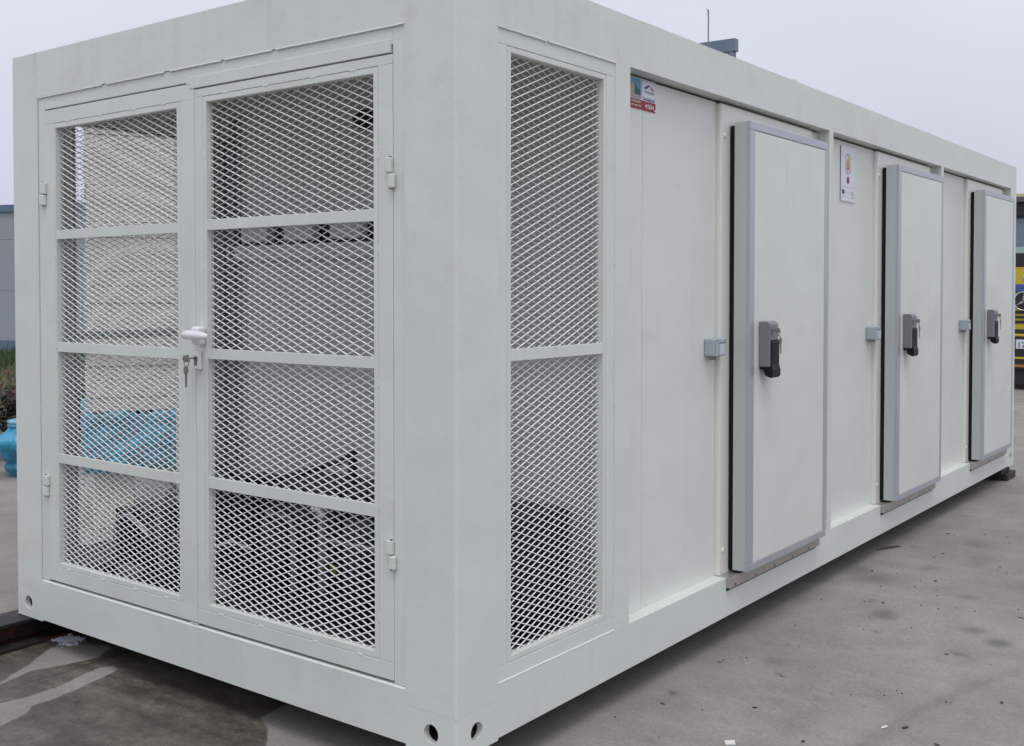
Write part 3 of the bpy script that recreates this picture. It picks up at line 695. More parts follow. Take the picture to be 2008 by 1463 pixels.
text_mesh('KONTAJNERY', .0105, 'lettering', 'print_white', sg, (1.065, ys-.0012, 2.0672), fd, fz, width=.070)
text_mesh('091 864 200', .0105, 'lettering', 'print_white', sg, (1.065, ys-.0012, 2.0525), fd, fz, width=.070)
mm = MB(); mm.tube([(1.2375, ys-.002, 2.0515), (1.2375, ys, 2.0515)], .004, 10); mm.build('rivet', 'print_white', sg)

s2 = thing('notice_sign', (3.287, YP, 1.8435), 'tall white notice plate with orange and plum emblem beside the second side post', 'sign')
MB().box(3.186, 3.3865, YP-.006, YP-.003, 1.8435, 2.1355).build('plate', 'plate_white', s2, bevel=.001)
MB().box(3.189, 3.384, YP-.003, YP, 1.847, 2.132).build('backing', 'black_rubber', s2)
ys = YP-.006
def disc(cx_, cz_, rx_, rz_, n=20): return [(cx_+rx_*math.cos(2*PI*j/n), cz_+rz_*math.sin(2*PI*j/n)) for j in range(n)]
for k, (cx_, cz_, rx_, rz_, wth, mt) in enumerate([(3.287, 2.045, .044, .047, .005, 'print_pink'), (3.287, 2.022, .040, .036, .007, 'print_grey')]):
    mb = MB(); o_, i_ = disc(cx_, cz_, rx_, rz_), disc(cx_, cz_, rx_-wth, rz_-wth)
    for j in range(20):
        if k == 1 and math.sin(2*PI*(j+.5)/20) > .3: continue
        jj = (j+1) % 20; mb.quad(*[(p[0], ys-.0005-.0003*k, p[1]) for p in (o_[j], i_[j], i_[jj], o_[jj])])
    mb.build('emblem_ring', mt, s2)
flat('emblem_fruit', 'print_orange', s2, [(3.262, 2.028), (3.274, 2.012), (3.292, 2.010), (3.307, 2.024), (3.312, 2.050), (3.303, 2.074), (3.297, 2.088), (3.291, 2.075), (3.282, 2.062), (3.268, 2.068), (3.261, 2.05)], ys, .001)
flat('emblem_core', 'print_red', s2, disc(3.285, 2.016, .010, .007, 12), ys-.001)
flat('emblem_oval', 'print_plum', s2, disc(3.286, 1.957, .020, .020, 18), ys)
flat('flag_mark', 'print_navy', s2, [(3.199, 1.882), (3.234, 1.882), (3.234, 1.905), (3.199, 1.905)], ys)
flat('green_mark', 'print_green', s2, [(3.338, 1.880), (3.374, 1.880), (3.374, 1.900), (3.338, 1.900)], ys)
flat('rule_line', 'print_grey', s2, [(3.24, 1.8905), (3.31, 1.8905), (3.31, 1.8925), (3.24, 1.8925)], ys)
flat('rule_line', 'print_pink', s2, [(3.195, 1.9205), (3.380, 1.9205), (3.380, 1.9215), (3.195, 1.9215)], ys)
mb = MB()
for j in range(9):
    a = R(150-j*15); mb.box(3.287+.052*math.cos(a)-.003, 3.287+.052*math.cos(a)+.003, ys-.0006, ys, 2.052+.045*math.sin(a)-.003, 2.052+.045*math.sin(a)+.003)
for j in range(4): mb.box(3.203+j*.008, 3.208+j*.008, ys-.0006, ys, 1.868, 1.872)
for j in range(5): mb.box(3.338+j*.008, 3.343+j*.008, ys-.0006, ys, 1.866, 1.870)
tag(mb.build('small_print', 'print_grey', s2), kind='stuff')

# ------------------------------------------------------------------ plant inside the end space
FZ = .155
cu = thing('condensing_unit', (.66, .72, FZ), 'black condensing unit with compressor and coil behind the near mesh door', 'cooling unit')
MB().box(.34, .97, .22, 1.60, FZ, FZ+.05).build('base_frame', 'machine_black', cu)
MB().box(.62, .97, .26, 1.60, FZ+.05, .56).build('coil_block', 'dark_machine', cu, bevel=.006)
m = MB()
for k in range(30): m.box(.612, .62, .30+k*.029, .304+k*.029, .24, .60)
tag(m.build('coil_fins', 'machine_black', cu), kind='stuff')
m = MB(); m.lathe([(.085, 0), (.10, .02), (.10, .22), (.085, .26), (.03, .285)], (.46, .46, FZ+.05), 20); m.build('compressor', 'machine_black', cu)
m = MB(); m.lathe([(.06, 0), (.07, .02), (.07, .27), (.05, .31)], (.47, .86, FZ+.05), 20); m.build('receiver', 'dark_machine', cu)
m = MB(); m.tube([(.60, 1.03, .735), (.60, 1.05, .72), (.60, 1.12, .69), (.60, 1.25, .655), (.60, 1.42, .60), (.58, 1.62, .575), (.56, 1.76, .60), (.55, 1.86, .635)], .013, 10); m.build('black_hose', 'machine_black', cu)
m = MB(); m.tube([(.60, 1.03, .60), (.60, 1.03, .75)], .018, 10); m.build('hose_bracket', 'machine_black', cu)
m = MB(); m.tube([(.50, 1.10, FZ+.05), (.50, 1.10, .50)], .017, 10); m.build('riser_pipe', 'machine_grey', cu)
m = MB(); m.tube([(.50, 1.10, .495), (.49, 1.11, .525), (.47, 1.13, .53)], [.024, .02, .012], 10); m.build('valve', 'foil', cu)
m = MB(); m.box(.53, .54, 1.055, 1.09, .275, .305); m.build('warning_tag', 'yellow_tag', cu)
m = MB(); m.tube([(.42, .30+.02*j, FZ+.07+.022*math.sin(j*1.9)) for j in range(16)], .008, 6); m.tube([(.40, .28+.022*j, FZ+.06+.018*math.sin(j*2.3+1)) for j in range(14)], .007, 6); tag(m.build('foil_cable', 'foil', cu), kind='stuff')
m = MB(); m.tube([(.44, .33, .20), (.44, .30, .36), (.46, .28, .46), (.50, .30, .52)], .012, 8); m.build('suction_pipe', 'copper', cu)

cu2 = thing('compressor_set', (.45, 1.9, FZ), 'dark compressor set with curved lagged pipe behind the far mesh door', 'cooling unit')
MB().box(.27, .80, 1.64, 2.22, FZ, FZ+.04).build('base_frame', 'machine_black', cu2)
MB().box(.40, .80, 1.64, 1.84, FZ+.04, .56).build('coil_block', 'dark_machine', cu2, bevel=.006)
m = MB(); m.lathe([(.10, 0), (.12, .02), (.12, .20), (.10, .24), (.03, .26)], (.44, 1.99, FZ+.04), 20); m.build('compressor', 'machine_black', cu2)
m = MB(); m.lathe([(.05, 0), (.055, .02), (.055, .16), (.04, .19)], (.36, 1.80, FZ+.04), 16); m.build('accumulator', 'machine_black', cu2)
m = MB(); m.tube([(.30, 2.185, .20), (.30, 2.17, .34), (.30, 2.15, .395), (.30, 2.09, .41), (.31, 2.02, .385), (.33, 1.97, .33)], .012, 10); m.build('curved_pipe', 'foil', cu2)
m = MB(); m.box(.24, .30, 1.95, 2.08, FZ+.001, FZ+.06); m.build('float_box', 'machine_grey', cu2, bevel=.012)
m = MB(); m.tube([(.38, 1.62, FZ+.02), (.34, 1.58, FZ+.12), (.34, 1.52, FZ+.20), (.36, 1.46, FZ+.22), (.40, 1.40, FZ+.19)], .009, 8); m.build('drain_hose', 'foil', cu2)
m = MB(); m.box(.30, .36, 1.44, 1.58, FZ+.001, FZ+.07); m.build('pump_box', 'machine_grey', cu2, bevel=.012)

for k, (y0_, y1_, z_) in enumerate(((.38, .62, .50), (.66, 1.0, .44), (1.15, 1.34, .50))):
    MB().tube([(.40, y0_, FZ+.06), (.40, y0_, z_-.05), (.405, y0_+.03, z_), (.41, y1_-.03, z_), (.42, y1_, z_-.05), (.44, y1_, FZ+.2)], .009, 8).build('gas_line', ('copper', 'machine_grey', 'pipe_lagging')[k], cu)
MB().box(.50, .56, .62, .76, .36, .50).build('pressure_switch', 'grey_box', cu, bevel=.006)
MB().lathe([(.06, 0), (.075, .02), (.075, .19), (.06, .23), (.02, .25)], (.48, 1.32, FZ+.05), 18).build('compressor', 'machine_black', cu)
MB().tube([(.34, 1.90, .2), (.33, 1.90, .46), (.34, 1.86, .52), (.40, 1.80, .54)], .014, 8).build('suction_pipe', 'pipe_lagging', cu2)
MB().box(.34, .44, 2.10, 2.24, FZ+.04, .42).build('control_cabinet', 'machine_black', cu2, bevel=.006)
MB().box(.55, .80, 1.86, 2.30, FZ+.04, .40).build('second_coil', 'dark_machine', cu2, bevel=.006)
pp = thing('lagged_pipe', (.93, 2.27, FZ), 'pair of dark insulated pipes climbing the far corner of the plant space', 'pipe')
m = MB(); m.tube([(.95, 2.27, .2), (.95, 2.27, 1.3), (.95, 2.27, 2.1)], .024, 12); m.build('pipe', 'pipe_lagging', pp)
m = MB(); m.tube([(.96, 2.20, .2), (.96, 2.205, 1.4), (.96, 2.21, 2.0), (.965, 2.20, 2.2)], .018, 12); m.build('pipe', 'pipe_lagging', pp)

ct = thing('cable_duct', (.98, 1.3, 1.51), 'grey cable duct along the partition under the row of control boxes', 'cable duct')
MB().box(.955, 1.0, 1.22, 2.315, 1.515, 1.585).build('duct_cover', 'grey_box', ct, bevel=.003)
cb = thing('fan_box_row', (.97, 1.3, 1.59), 'row of light grey control boxes on black mounts above the cable duct', 'control boxes')
MB().box(.985, 1.0, 1.22, 2.19, 1.588, 1.675).build('back_plate', 'machine_black', cb)
bx0 = MB().box(.935, .986, 1.93, 2.115, 1.598, 1.668).build('control_box', 'grey_box', cb, bevel=.004, loc=(0, 0, 0))
for dy in (-.302, -.604):
    c = bx0.copy(); COL.objects.link(c); c.parent = cb; c.location = (0, dy, 0)
sp = thing('cable_inlet', (.97, 1.35, 1.99), 'black cable inlet high on the partition above the row of control boxes', 'cable inlet')
m = MB(); m.tube([(1.0, 1.345, 2.11), (.955, 1.345, 2.11)], [.045, .04], 16); m.build('gland', 'machine_black', sp)

# ------------------------------------------------------------------ supports under the container
sb = thing('support_block', (6.83, .1, G), 'stepped black timber block under the far side corner of the container', 'block')
MB().box(6.60, 6.862, .03, .24, -.055, -.002).build('upper_block', 'dark_iron', sb, bevel=.004)
MB().box(6.66, 6.93, .0, .26, G, -.055).build('lower_block', 'dark_iron', sb, bevel=.004)
nb = thing('support_block', (.35, .3, G), 'black timber block under the middle of the container floor behind the near corner', 'block')
MB().box(.25, .45, .25, .55, G, RB-.001).build('timber', 'dark_iron', nb, bevel=.004)
rb = thing('red_beam', (-.1, 2.42, G), 'weathered red and black steel beam poking out under the far end corner', 'beam')
ang = R(3)
def rot(p, c=(.1, 2.42), a=ang):
    x, y = p[0]-c[0], p[1]-c[1]; return (c[0]+x*math.cos(a)-y*math.sin(a), c[1]+x*math.sin(a)+y*math.cos(a), p[2])
for nm, (y0, y1, z0, z1) in (('top_flange', (2.335, 2.50, -.018, -.003)), ('web', (2.41, 2.426, -.095, -.018)), ('bottom_flange', (2.30, 2.50, G, -.095))):
    m = MB(); m.box(-1.6, .62, y0, y1, z0, z1); m.v = [rot(p) for p in m.v]; m.build(nm, 'red_beam', rb, bevel=.002)
# foam washed out under the rail
fm = MB(); rng = random.Random(5)
cl = [(rng.gauss(.105, .020), rng.gauss(2.255, .045), rng.uniform(.004, .018)) for _ in range(26)]
for k in range(1700):
    cx_, cy_, sp_ = rng.choice(cl); u, v_ = rng.gauss(0, sp_), rng.gauss(0, sp_*1.5); rr = rng.uniform(.0008, .0036)
    c = (cx_+u, cy_+v_, G+rr*.3+rng.random()*.004)
    fm.lathe([(rr*.4, -rr*.9), (rr*.85, -rr*.4), (rr, 0), (rr*.85, rr*.5), (rr*.45, rr*.88)], c, 6)
tag(fm.build('soap_foam', 'foam_mat'), 'white soap foam on the wet concrete under the end rail', 'foam', kind='stuff')

# ------------------------------------------------------------------ litter on the concrete
def litter(name, pts, h, m_, label, cat, z=G+.001):
    mb = MB(); mb.poly([(x, y, z) for x, y in pts], (0, 0, 1), h); o = mb.build(name, m_); fix_normals(o); return tag(o, label, cat)
mb = MB(); mb.tube([(3.79, .05, G+.004), (3.85, .025, G+.006), (3.92, -.005, G+.005), (3.96, -.03, G+.004)], [.003, .008, .006, .002], 6)
tag(mb.build('twig', 'litter_brown'), 'dark brown twig on the concrete beyond the nearest cold room door', 'twig')
litter('paper_scrap', [(.822, -.452), (.842, -.478), (.870, -.462), (.848, -.436)], .004, 'litter_white', 'white paper scrap on the concrete at the bottom edge of the picture', 'litter')
mb = MB(); mb.tube([(1.262, -.812, G+.004), (1.288, -.822, G+.004)], .004, 8)
tag(mb.build('cigarette_end', 'litter_white'), 'white cigarette end lying left of a brown one', 'litter')
mb = MB(); mb.tube([(1.306, -.870, G+.004), (1.326, -.880, G+.004)], .004, 8)
tag(mb.build('cigarette_end', 'litter_brown'), 'brown cigarette end lying right of a white one', 'litter')
rng = random.Random(11); mb = MB()
for k in range(130):
    x, y = rng.uniform(.6, 5.5), rng.uniform(-1.25, -.02); r_ = rng.uniform(.0015, .0045)
    mb.lathe([(r_*.5, 0), (r_, r_*.3), (r_*.5, r_*.9)], (x, y, G), 5)
for k in range(60):
    x, y = rng.uniform(-.8, .4), rng.uniform(.5, 2.3); r_ = rng.uniform(.001, .003)
    mb.lathe([(r_*.5, 0), (r_, r_*.3), (r_*.5, r_*.9)], (x, y, G), 5)
tag(mb.build('grit', 'litter_brown'), 'loose dark grit scattered over the concrete', 'grit', kind='stuff')

rng = random.Random(21); mb = MB()
for k in range(24):
    x = rng.uniform(.5, 4.6); y = rng.uniform(-1.2, -.03)
    a = rng.uniform(0, 3.1); l_, w_2 = rng.uniform(.005, .014), rng.uniform(.003, .006)
    ca, sa = math.cos(a), math.sin(a)
    mb.poly([(x+ca*l_*c1-sa*w_2*c2, y+sa*l_*c1+ca*w_2*c2, G+.0008) for c1, c2 in ((-1, 0), (-.4, -1), (.5, -.8), (1, .1), (.4, 1), (-.5, .7))], (0, 0, 1), rng.uniform(.001, .004))
tag(mb.build('leaf_litter', 'litter_brown'), 'small dark flakes and leaf scraps lying about the concrete', 'litter', kind='stuff')
# ------------------------------------------------------------------ goods behind the container
A = R(-31); UX = Vector((math.cos(A), math.sin(A), 0)); UY = Vector((-math.sin(A), math.cos(A), 0))
SO = Vector((1.36, 4.05, G))-UX*.035
def rbox(mb, x0, x1, y0, y1, z0, z1):
    i = len(mb.v); mb.box(x0, x1, y0, y1, z0, z1)
    for k in range(i, len(mb.v)):
        p = mb.v[k]; mb.v[k] = tuple(SO+UX*p[0]+UY*p[1]+Vector((0, 0, p[2])))
st = thing('panel_stack', SO, 'tall stack of cream insulated panels with blue film behind the container', 'panel stack')
rng = random.Random(3)
for x0_ in (0.03, .55, 1.1, 1.6):
    m = MB(); rbox(m, x0_, x0_+.24, .05, 1.0, 0, .36); m.build('foot_block', 'cream_core', st, bevel=.01)
z = .36
m = MB(); rbox(m, -.02, 2.1, -.03, 1.1, .36, .73); wrap = m.build('blue_wrap', 'blue_film', st, bevel=.03, seg=3)
sub = wrap.modifiers.new('sub', 'SUBSURF'); sub.subdivision_type = 'SIMPLE'; sub.levels = 5; sub.render_levels = 5
tx = bpy.data.textures.new('crumple', 'CLOUDS'); tx.noise_scale = .16; tx.noise_depth = 3
dm = wrap.modifiers.new('crumple', 'DISPLACE'); dm.texture = tx; dm.strength = .09; dm.mid_level = .5
z = .735
while z < 2.75:
    t = rng.uniform(.07, .13); m = MB(); ox, oy = rng.uniform(-.006, .006), rng.uniform(-.006, .006)
    rbox(m, .0+ox, 2.06+ox, oy, 1.05+oy, z+.002, z+t); m.build('panel', 'cream_panel', st, bevel=.003); z += t+rng.choice((-.0015, -.0015, -.0005, .001))
# blue film bundle left of the container
bb = thing('film_bundle', (2.10, 6.50, G), 'blue plastic film bundle with printed letters standing left of the container', 'bundle')
def crumpled(prof, c, seg, amp, seed):
    zs = np.linspace(prof[0][1], prof[-1][1], 46); rs_ = np.interp(zs, [p[1] for p in prof], [p[0] for p in prof]); prof = [(float(a), float(b)) for a, b in zip(rs_, zs)]
    rg = random.Random(seed); mb = MB(); n = len(prof); ph = [rg.uniform(0, 6.28) for _ in range(8)]
    for r_, z_ in prof:
        for j in range(seg):
            a = 2*PI*j/seg; k = 1+amp*(math.sin(3*a+ph[0]+z_*9)+.7*math.sin(7*a+ph[1]-z_*14)+.5*math.sin(13*a+ph[2]+z_*31)+.45*math.sin(23*a+z_*57+ph[3])+.35*math.sin(41*a-z_*90+ph[5]))
            mb.v.append((c[0]+r_*k*math.cos(a), c[1]+r_*k*math.sin(a), c[2]+z_+.006*math.sin(9*a+ph[4])*min(1, z_*8)))
    for i in range(n-1):
        for j in range(seg):
            a = i*seg+j; b = i*seg+(j+1) % seg; mb.f.append((a, b, b+seg, a+seg)); mb.smooth.append(True)
    mb.f.append(tuple((n-1)*seg+j for j in range(seg))); mb.smooth.append(True)
    return mb
bc = (2.225, 6.378, G)
crumpled([(.145, 0), (.16, .03), (.19, .07), (.175, .11), (.215, .16), (.225, .20), (.255, .24), (.262, .275), (.255, .30), (.21, .335), (.165, .36), (.148, .385), (.150, .40)], bc, 110, .04, 4).build('film', 'blue_film', bb)
m = MB(); m.lathe([(.150, .398), (.160, .402), (.160, .416), (.154, .420), (.163, .424), (.163, .442), (.14, .448)], bc, 30); m.build('rim', 'blue_film_pale', bb)
vd = Vector((CAM[0]-bc[0], CAM[1]-bc[1], 0)).normalized(); xd = Vector((-vd.y, vd.x, 0))
text_mesh('nic', .075, 'lettering', 'print_navy', bb, Vector(bc)+vd*.225-xd*.15+Vector((0, 0, .17)), xd, (0, 0, 1), depth=.002)

# ------------------------------------------------------------------ buildings, bank and planting beyond
def wallbox(mb, p, q, depth_dir, depth, z0, z1):
    p, q, n = Vector((*p, 0)), Vector((*q, 0)), Vector((*depth_dir, 0))*depth
    i = len(mb.v); mb.v += [tuple(v+Vector((0, 0, zz))) for zz in (z0, z1) for v in (p, q, q+n, p+n)]
    for f in ((0, 3, 2, 1), (4, 5, 6, 7), (0, 1, 5, 4), (1, 2, 6, 5), (2, 3, 7, 6), (3, 0, 4, 7)): mb.f.append(tuple(i+k for k in f)); mb.smooth.append(False)
# low grey hall, seen left of the container and through the far mesh
h1 = thing('grey_hall', (7.9, 17.4, G), 'low grey clad hall with blue roof edge and plinth behind the grass', 'building')
p0, q0 = Vector((5.4, 25.6)), Vector((9.35, 14.15))
dirw = (q0-p0).normalized(); nrm = Vector((-dirw.y, dirw.x)); nrm = nrm if nrm.x > 0 else -nrm
Lw = (q0-p0).length
npan = 9
for k in range(npan):
    for (za, zb) in ((.45, 1.38), (1.385, 2.34), (2.345, 2.85)):
        a_, b_ = p0+dirw*(Lw*k/npan+.006), p0+dirw*(Lw*(k+1)/npan-.006)
        m = MB(); wallbox(m, a_, b_, nrm, .1, za, zb); m.build('wall_panel', 'wall_grey', h1)
m = MB(); wallbox(m, p0+nrm*.1, q0+nrm*.1, nrm, 7, G, 2.9); m.build('wall_core', 'wall_grey', h1)
m = MB(); wallbox(m, p0-nrm*.05, q0-nrm*.05, nrm, 7.2, 2.855, 2.985); m.build('roof_edge', 'fascia_blue', h1)
m = MB(); wallbox(m, p0-nrm*.02, q0-nrm*.02, nrm, .12, .0, .445); m.build('plinth', 'fascia_blue', h1)
# tall hall beyond the roof line with a blue-grey frame at its corner
h2 = thing('blue_framed_hall', (25, 11.2, G), 'distant tall hall with blue grey roof frame above the container roof', 'building')
pr, pl_ = Vector((24.95, 11.10)), Vector((24.7, 16.5)); sdv = Vector((math.cos(R(27)), math.sin(R(27))))
m = MB(); wallbox(m, pl_+Vector((.25, 0)), pr+Vector((.25, .10)), sdv, 9, G, 7.86); m.build('wall', 'wall_pale', h2)
m = MB(); wallbox(m, pl_, pr, (1, 0), .22, 7.93, 8.27); wallbox(m, pr, pr+sdv*9, (0, 1), .2, 7.93, 8.27); m.build('roof_frame', 'fascia_grey_blue', h2)
m = MB(); wallbox(m, pr+Vector((0, .19)), pr+Vector((0, .06)), (1, 0), .2, G, 7.92); m.build('corner_pillar', 'fascia_grey_blue', h2)
an = thing('antenna', (24.6, 11.72, 7.9), 'thin grey antenna mast standing on the distant hall roof', 'antenna')
m = MB(); m.tube([(24.6, 11.72, 7.8), (24.6, 11.72, 9.06)], .018, 8); m.build('mast', 'antenna_metal', an)
m = MB(); m.tube([(24.6, 11.72, 8.98), (24.6, 11.765, 9.04), (24.6, 11.77, 9.10)], .008, 6); m.build('arm', 'antenna_metal', an)
m = MB(); m.tube([(24.6, 11.72, 8.9), (24.6, 11.76, 8.93), (24.6, 11.77, 8.98)], .006, 6); m.build('arm', 'antenna_metal', an)

# grass bank in front of the low hall
def bank():
    n1, n2 = 60, 26; v = []; f = []; rg = random.Random(2)
    base = Vector((2.2, 8.3)); u = Vector((.80, -.60)); w_ = Vector((.60, .80))
    prof = [0, .02, .10, .2, .28, .33, .36, .38, .40, .41, .42, .42]
    for i in range(n1):
        for j in range(n2):
            t = j/(n2-1)*(len(prof)-1); k = min(int(t), len(prof)-2); h = prof[k]+(prof[k+1]-prof[k])*(t-k)
            q = base+u*(-5+i/(n1-1)*13)+w_*(j/(n2-1)*8.3); v.append((q.x, q.y, G-.01+h*1.15+.03*math.sin(i*.7+j)*min(1, j/6)))
    for i in range(n1-1):
        for j in range(n2-1): f.append((i*n2+j, (i+1)*n2+j, (i+1)*n2+j+1, i*n2+j+1))
    me = bpy.data.meshes.new('grass_bank'); me.from_pydata(v, [], f); me.materials.append(MATS['soil']); me.update()
    for p in me.polygons: p.use_smooth = True
    o = bpy.data.objects.new('grass_bank', me); COL.objects.link(o); tag(o, kind='structure')
    def height(i, j): return v[i*n2+j]
    for nm, mt, cnt, j0, j1, hh, lab in (('grass', 'grass_mat', 14000, 14, 25, (.08, .20), 'green grass covering the bank below the grey hall'), ('dry_grass', 'grass_dry', 12000, 4, 15, (.06, .16), 'yellowish dry grass on the lower bank')):
        mb = MB()
        for _ in range(cnt):
            i = rg.randrange(n1-1); j = rg.randrange(j0, j1); p = Vector(height(i, j)); q = Vector(height(i+1, min(j+1, n2-1)))
            c = Vector((p.x+(q.x-p.x)*rg.random(), p.y+(q.y-p.y)*rg.random(), (p.z+q.z)/2-.015)); a = rg.uniform(0, 6.28); h = rg.uniform(*hh); wv = Vector((math.cos(a), math.sin(a), 0))*.012
            tip = c+Vector((rg.uniform(-.05, .05), rg.uniform(-.05, .05), h)); mb.quad(c-wv, c+wv, tip)
        tag(mb.build(nm, mt), lab, 'grass', kind='stuff')
bank()
def shrub(c, rx, ry, h, n, mats, label, seed):
    t = thing('shrub', (c[0], c[1], c[2]), label, 'shrub', 'shrubs at the foot of the grass bank'); rg = random.Random(seed)
    m = MB(); tips = []
    for _ in range(16):
        a = rg.uniform(0, 6.28); r_ = rg.uniform(.1, .8); tip = Vector((c[0]+rx*r_*math.cos(a), c[1]+ry*r_*math.sin(a), c[2]+h*rg.uniform(.6, 1.0)))
        mid = Vector(c)+(tip-Vector(c))*.5+Vector((rg.uniform(-.05, .05), rg.uniform(-.05, .05), .05)); m.tube([c, mid, tip], [.012, .008, .002], 5); tips += [mid, tip, (mid+tip)/2]
    m.build('stem', 'wood', t)
    for mt, k in mats:
        mb = MB()
        for _ in range(int(n*k)):
            b = rg.choice(tips); p = b+Vector((rg.gauss(0, rx*.26), rg.gauss(0, ry*.26), rg.gauss(0, h*.16)))
            if p.z < c[2]+.02: p.z = c[2]+rg.uniform(.02, .2)
            d = Vector((rg.gauss(0, 1), rg.gauss(0, 1), rg.gauss(0, .7))).normalized(); e = d.orthogonal().normalized(); s_ = rg.uniform(.016, .042)
            mb.quad(p-d*s_, p+e*s_*.5, p+d*s_, p-e*s_*.5)
        tag(mb.build('leaves', mt, t), kind='stuff')
for k, (x, y, lab) in enumerate([(1.55, 7.95, 'dark brown leafed shrub at the left picture edge above the blue film'), (2.15, 7.55, 'dark shrub with reddish dead leaves just left of the container'), (2.75, 7.1, 'dark brown shrub hidden mostly behind the container corner post'), (3.3, 6.75, 'dark shrub behind the container next to the cream panels')]):
    shrub((x, y, G), .40, .40, .66, 4200, [('leaf_dark', .72), ('leaf_brown', .22), ('leaf_red', .06)], lab, 20+k)

# ------------------------------------------------------------------ lorry beyond the far corner
TX, TY = 15.2, 1.70
tk = thing('lorry', (TX+3, TY, G), 'yellow and blue lorry facing us beyond the far end of the container', 'lorry')
hwid = 1.12
def tz(v): return CAM[2]+(572-v)*16.35/2128
def slab(name, m_, y0, y1, v0, v1, d0, d1, bev=.01, par=tk):
    return MB().box(TX+d0, TX+d1, TY+y0, TY+y1, min(tz(v0), tz(v1)), max(tz(v0), tz(v1))).build(name, m_, par, bevel=bev)
cab = MB(); cab.poly([(TX+.02, TY-hwid, tz(700)), (TX+.02, TY-hwid, tz(524)), (TX+.22, TY-hwid, tz(395)), (TX+.34, TY-hwid, tz(384)), (TX+2.0, TY-hwid, tz(384)), (TX+2.0, TY-hwid, tz(700))], (0, 1, 0), 2*hwid)
cab = cab.build('cab', 'truck_yellow', tk, bevel=.03); fix_normals(cab)
slab('roof_edge', 'truck_cream', -hwid, hwid, 378, 386, .14, 2.0)
slab('sun_visor', 'truck_grey', -hwid+.03, hwid-.03, 386, 397, .0, .36)
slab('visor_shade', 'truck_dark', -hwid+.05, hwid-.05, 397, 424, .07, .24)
m = MB(); m.poly([(TX+.055, TY-hwid+.06, tz(485)), (TX+.15, TY-hwid+.06, tz(424)), (TX+.15, TY+hwid-.06, tz(424)), (TX+.055, TY+hwid-.06, tz(485))], (1, 0, 0), .08); w_ = m.build('windscreen', 'glass', tk); fix_normals(w_)
slab('wiper_cover', 'pale_green_trim', -hwid+.02, hwid-.02, 485, 497, .03, .12)
slab('scuttle', 'truck_dark', -hwid+.02, hwid-.02, 497, 524, .015, .12)
m = MB(); m.tube([(TX, TY-.04, tz(502)), (TX+.02, TY-.5, tz(470))], .012, 6); m.build('wiper', 'truck_dark', tk)
slab('badge', 'chrome', -.06, .02, 540, 548, .005, .03, .004)
slab('blue_band', 'truck_blue', -hwid, hwid, 557, 573, .0, .03, .02)
# round grille emblem: ring with a three-pointed star
ec = (TX-.012, TY-.005, tz(590)); er = .138
m = MB(); m.tube([(ec[0]+.006, ec[1]+(er-.004)*math.cos(a), ec[2]+(er-.004)*math.sin(a)) for a in [2*PI*j/32 for j in range(32)]], .001, 4, cap=False)
m.poly([(ec[0]+.008, ec[1]+er*math.cos(2*PI*j/32), ec[2]+er*math.sin(2*PI*j/32)) for j in range(32)], (1, 0, 0), .02); e1 = m.build('emblem_field', 'truck_dark', tk); fix_normals(e1)
m = MB(); m.tube([(ec[0], ec[1]+er*math.cos(2*PI*j/36), ec[2]+er*math.sin(2*PI*j/36)) for j in range(37)], .0085, 8, cap=False); m.build('emblem_ring', 'chrome', tk)
m = MB()
for k in range(3):
    a = R(90+120*k); t_ = Vector((ec[0], ec[1]+er*math.cos(a), ec[2]+er*math.sin(a))); c_ = Vector(ec); sdv2 = Vector((0, -math.sin(a), math.cos(a)))*.02
    m.poly([c_+sdv2, t_, c_-sdv2], (1, 0, 0), .008)
e2 = m.build('emblem_star', 'chrome', tk); fix_normals(e2)
for k, (va, vb) in enumerate(((609, 615), (619, 624), (628, 634))):
    slab('grille_slot', 'truck_dark', -.62, .62, va, vb, .008, .03, .003)
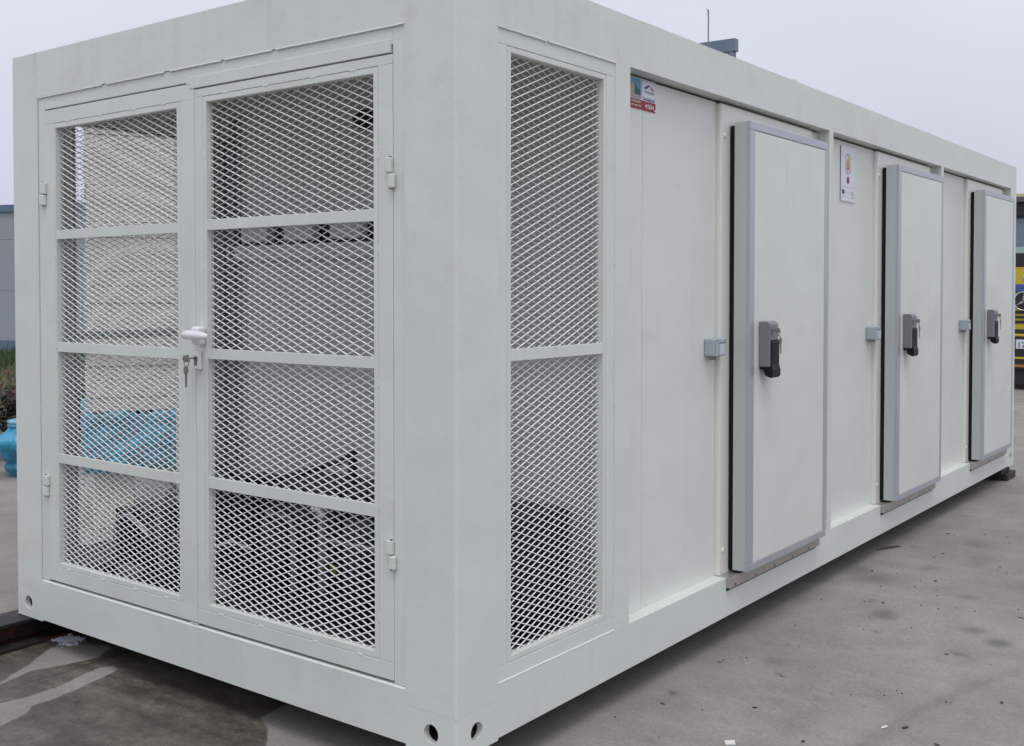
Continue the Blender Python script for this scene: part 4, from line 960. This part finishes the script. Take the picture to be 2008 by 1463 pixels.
slab('grille_sill', 'truck_dark', -.9, .9, 645, 654, -.01, .06)
slab('bumper_trim', 'truck_yellow', -hwid, hwid, 654, 659, -.05, .06)
slab('bumper', 'truck_dark', -hwid, hwid, 659, 700, -.04, .06)
slab('number_plate', 'plate_white', -.56, .09, 665, 683, -.062, -.042, .002)
text_mesh('17', .125, 'plate_lettering', 'black_plastic', tk, (TX-.063, TY+.076, tz(681.5)), (0, -1, 0), (0, 0, 1), depth=.001)
slab('lower_bumper', 'truck_dark', -hwid+.02, hwid-.02, 700, 724, -.03, .10)
slab('bumper_stripe', 'truck_yellow', -hwid+.02, hwid-.02, 699, 703, -.045, .0, .002)
slab('marker_strip', 'amber', -hwid+.02, hwid-.02, 714, 719, -.045, -.03, .002)
slab('air_dam', 'truck_dark', -hwid+.06, hwid-.06, 724, 748, .03, .25)
for s_ in (-1, 1):
    m = MB(); yc = TY+s_*(hwid-.18)
    m.tube([(TX+.9, yc-.14, G+.47), (TX+.9, yc+.14, G+.47)], .47, 28); wl = m.build('wheel', 'tyre_rubber', tk)
    m = MB(); m.tube([(TX+.9, yc+s_*.141, G+.47), (TX+.9, yc+s_*.15, G+.47)], .26, 20); m.build('rim', 'truck_grey', wl)
    m = MB(); yc2 = yc
    m.tube([(TX+5.2, yc-.2, G+.47), (TX+5.2, yc+.2, G+.47)], .47, 28); m.build('wheel', 'tyre_rubber', tk)
    slab('headlight', 'chrome', s_*.95-.14, s_*.95+.14, 632, 652, .0, .03, .01)
MB().box(TX+1.2, TX+6.5, TY-.45, TY+.45, .35, .6).build('chassis', 'truck_dark', tk)
MB().box(TX+2.15, TX+6.6, TY-hwid, TY+hwid, .75, 2.75).build('load_box', 'truck_blue', tk, bevel=.03)

# every mesh cleaned: normals outward where built from loose quads
for o in list(COL.objects):
    if o.type == 'MESH' and o.name.split('.')[0] in ('wall_panel', 'wall_core', 'roof_edge', 'plinth', 'wall', 'roof_frame', 'corner_pillar', 'film'):
        fix_normals(o)
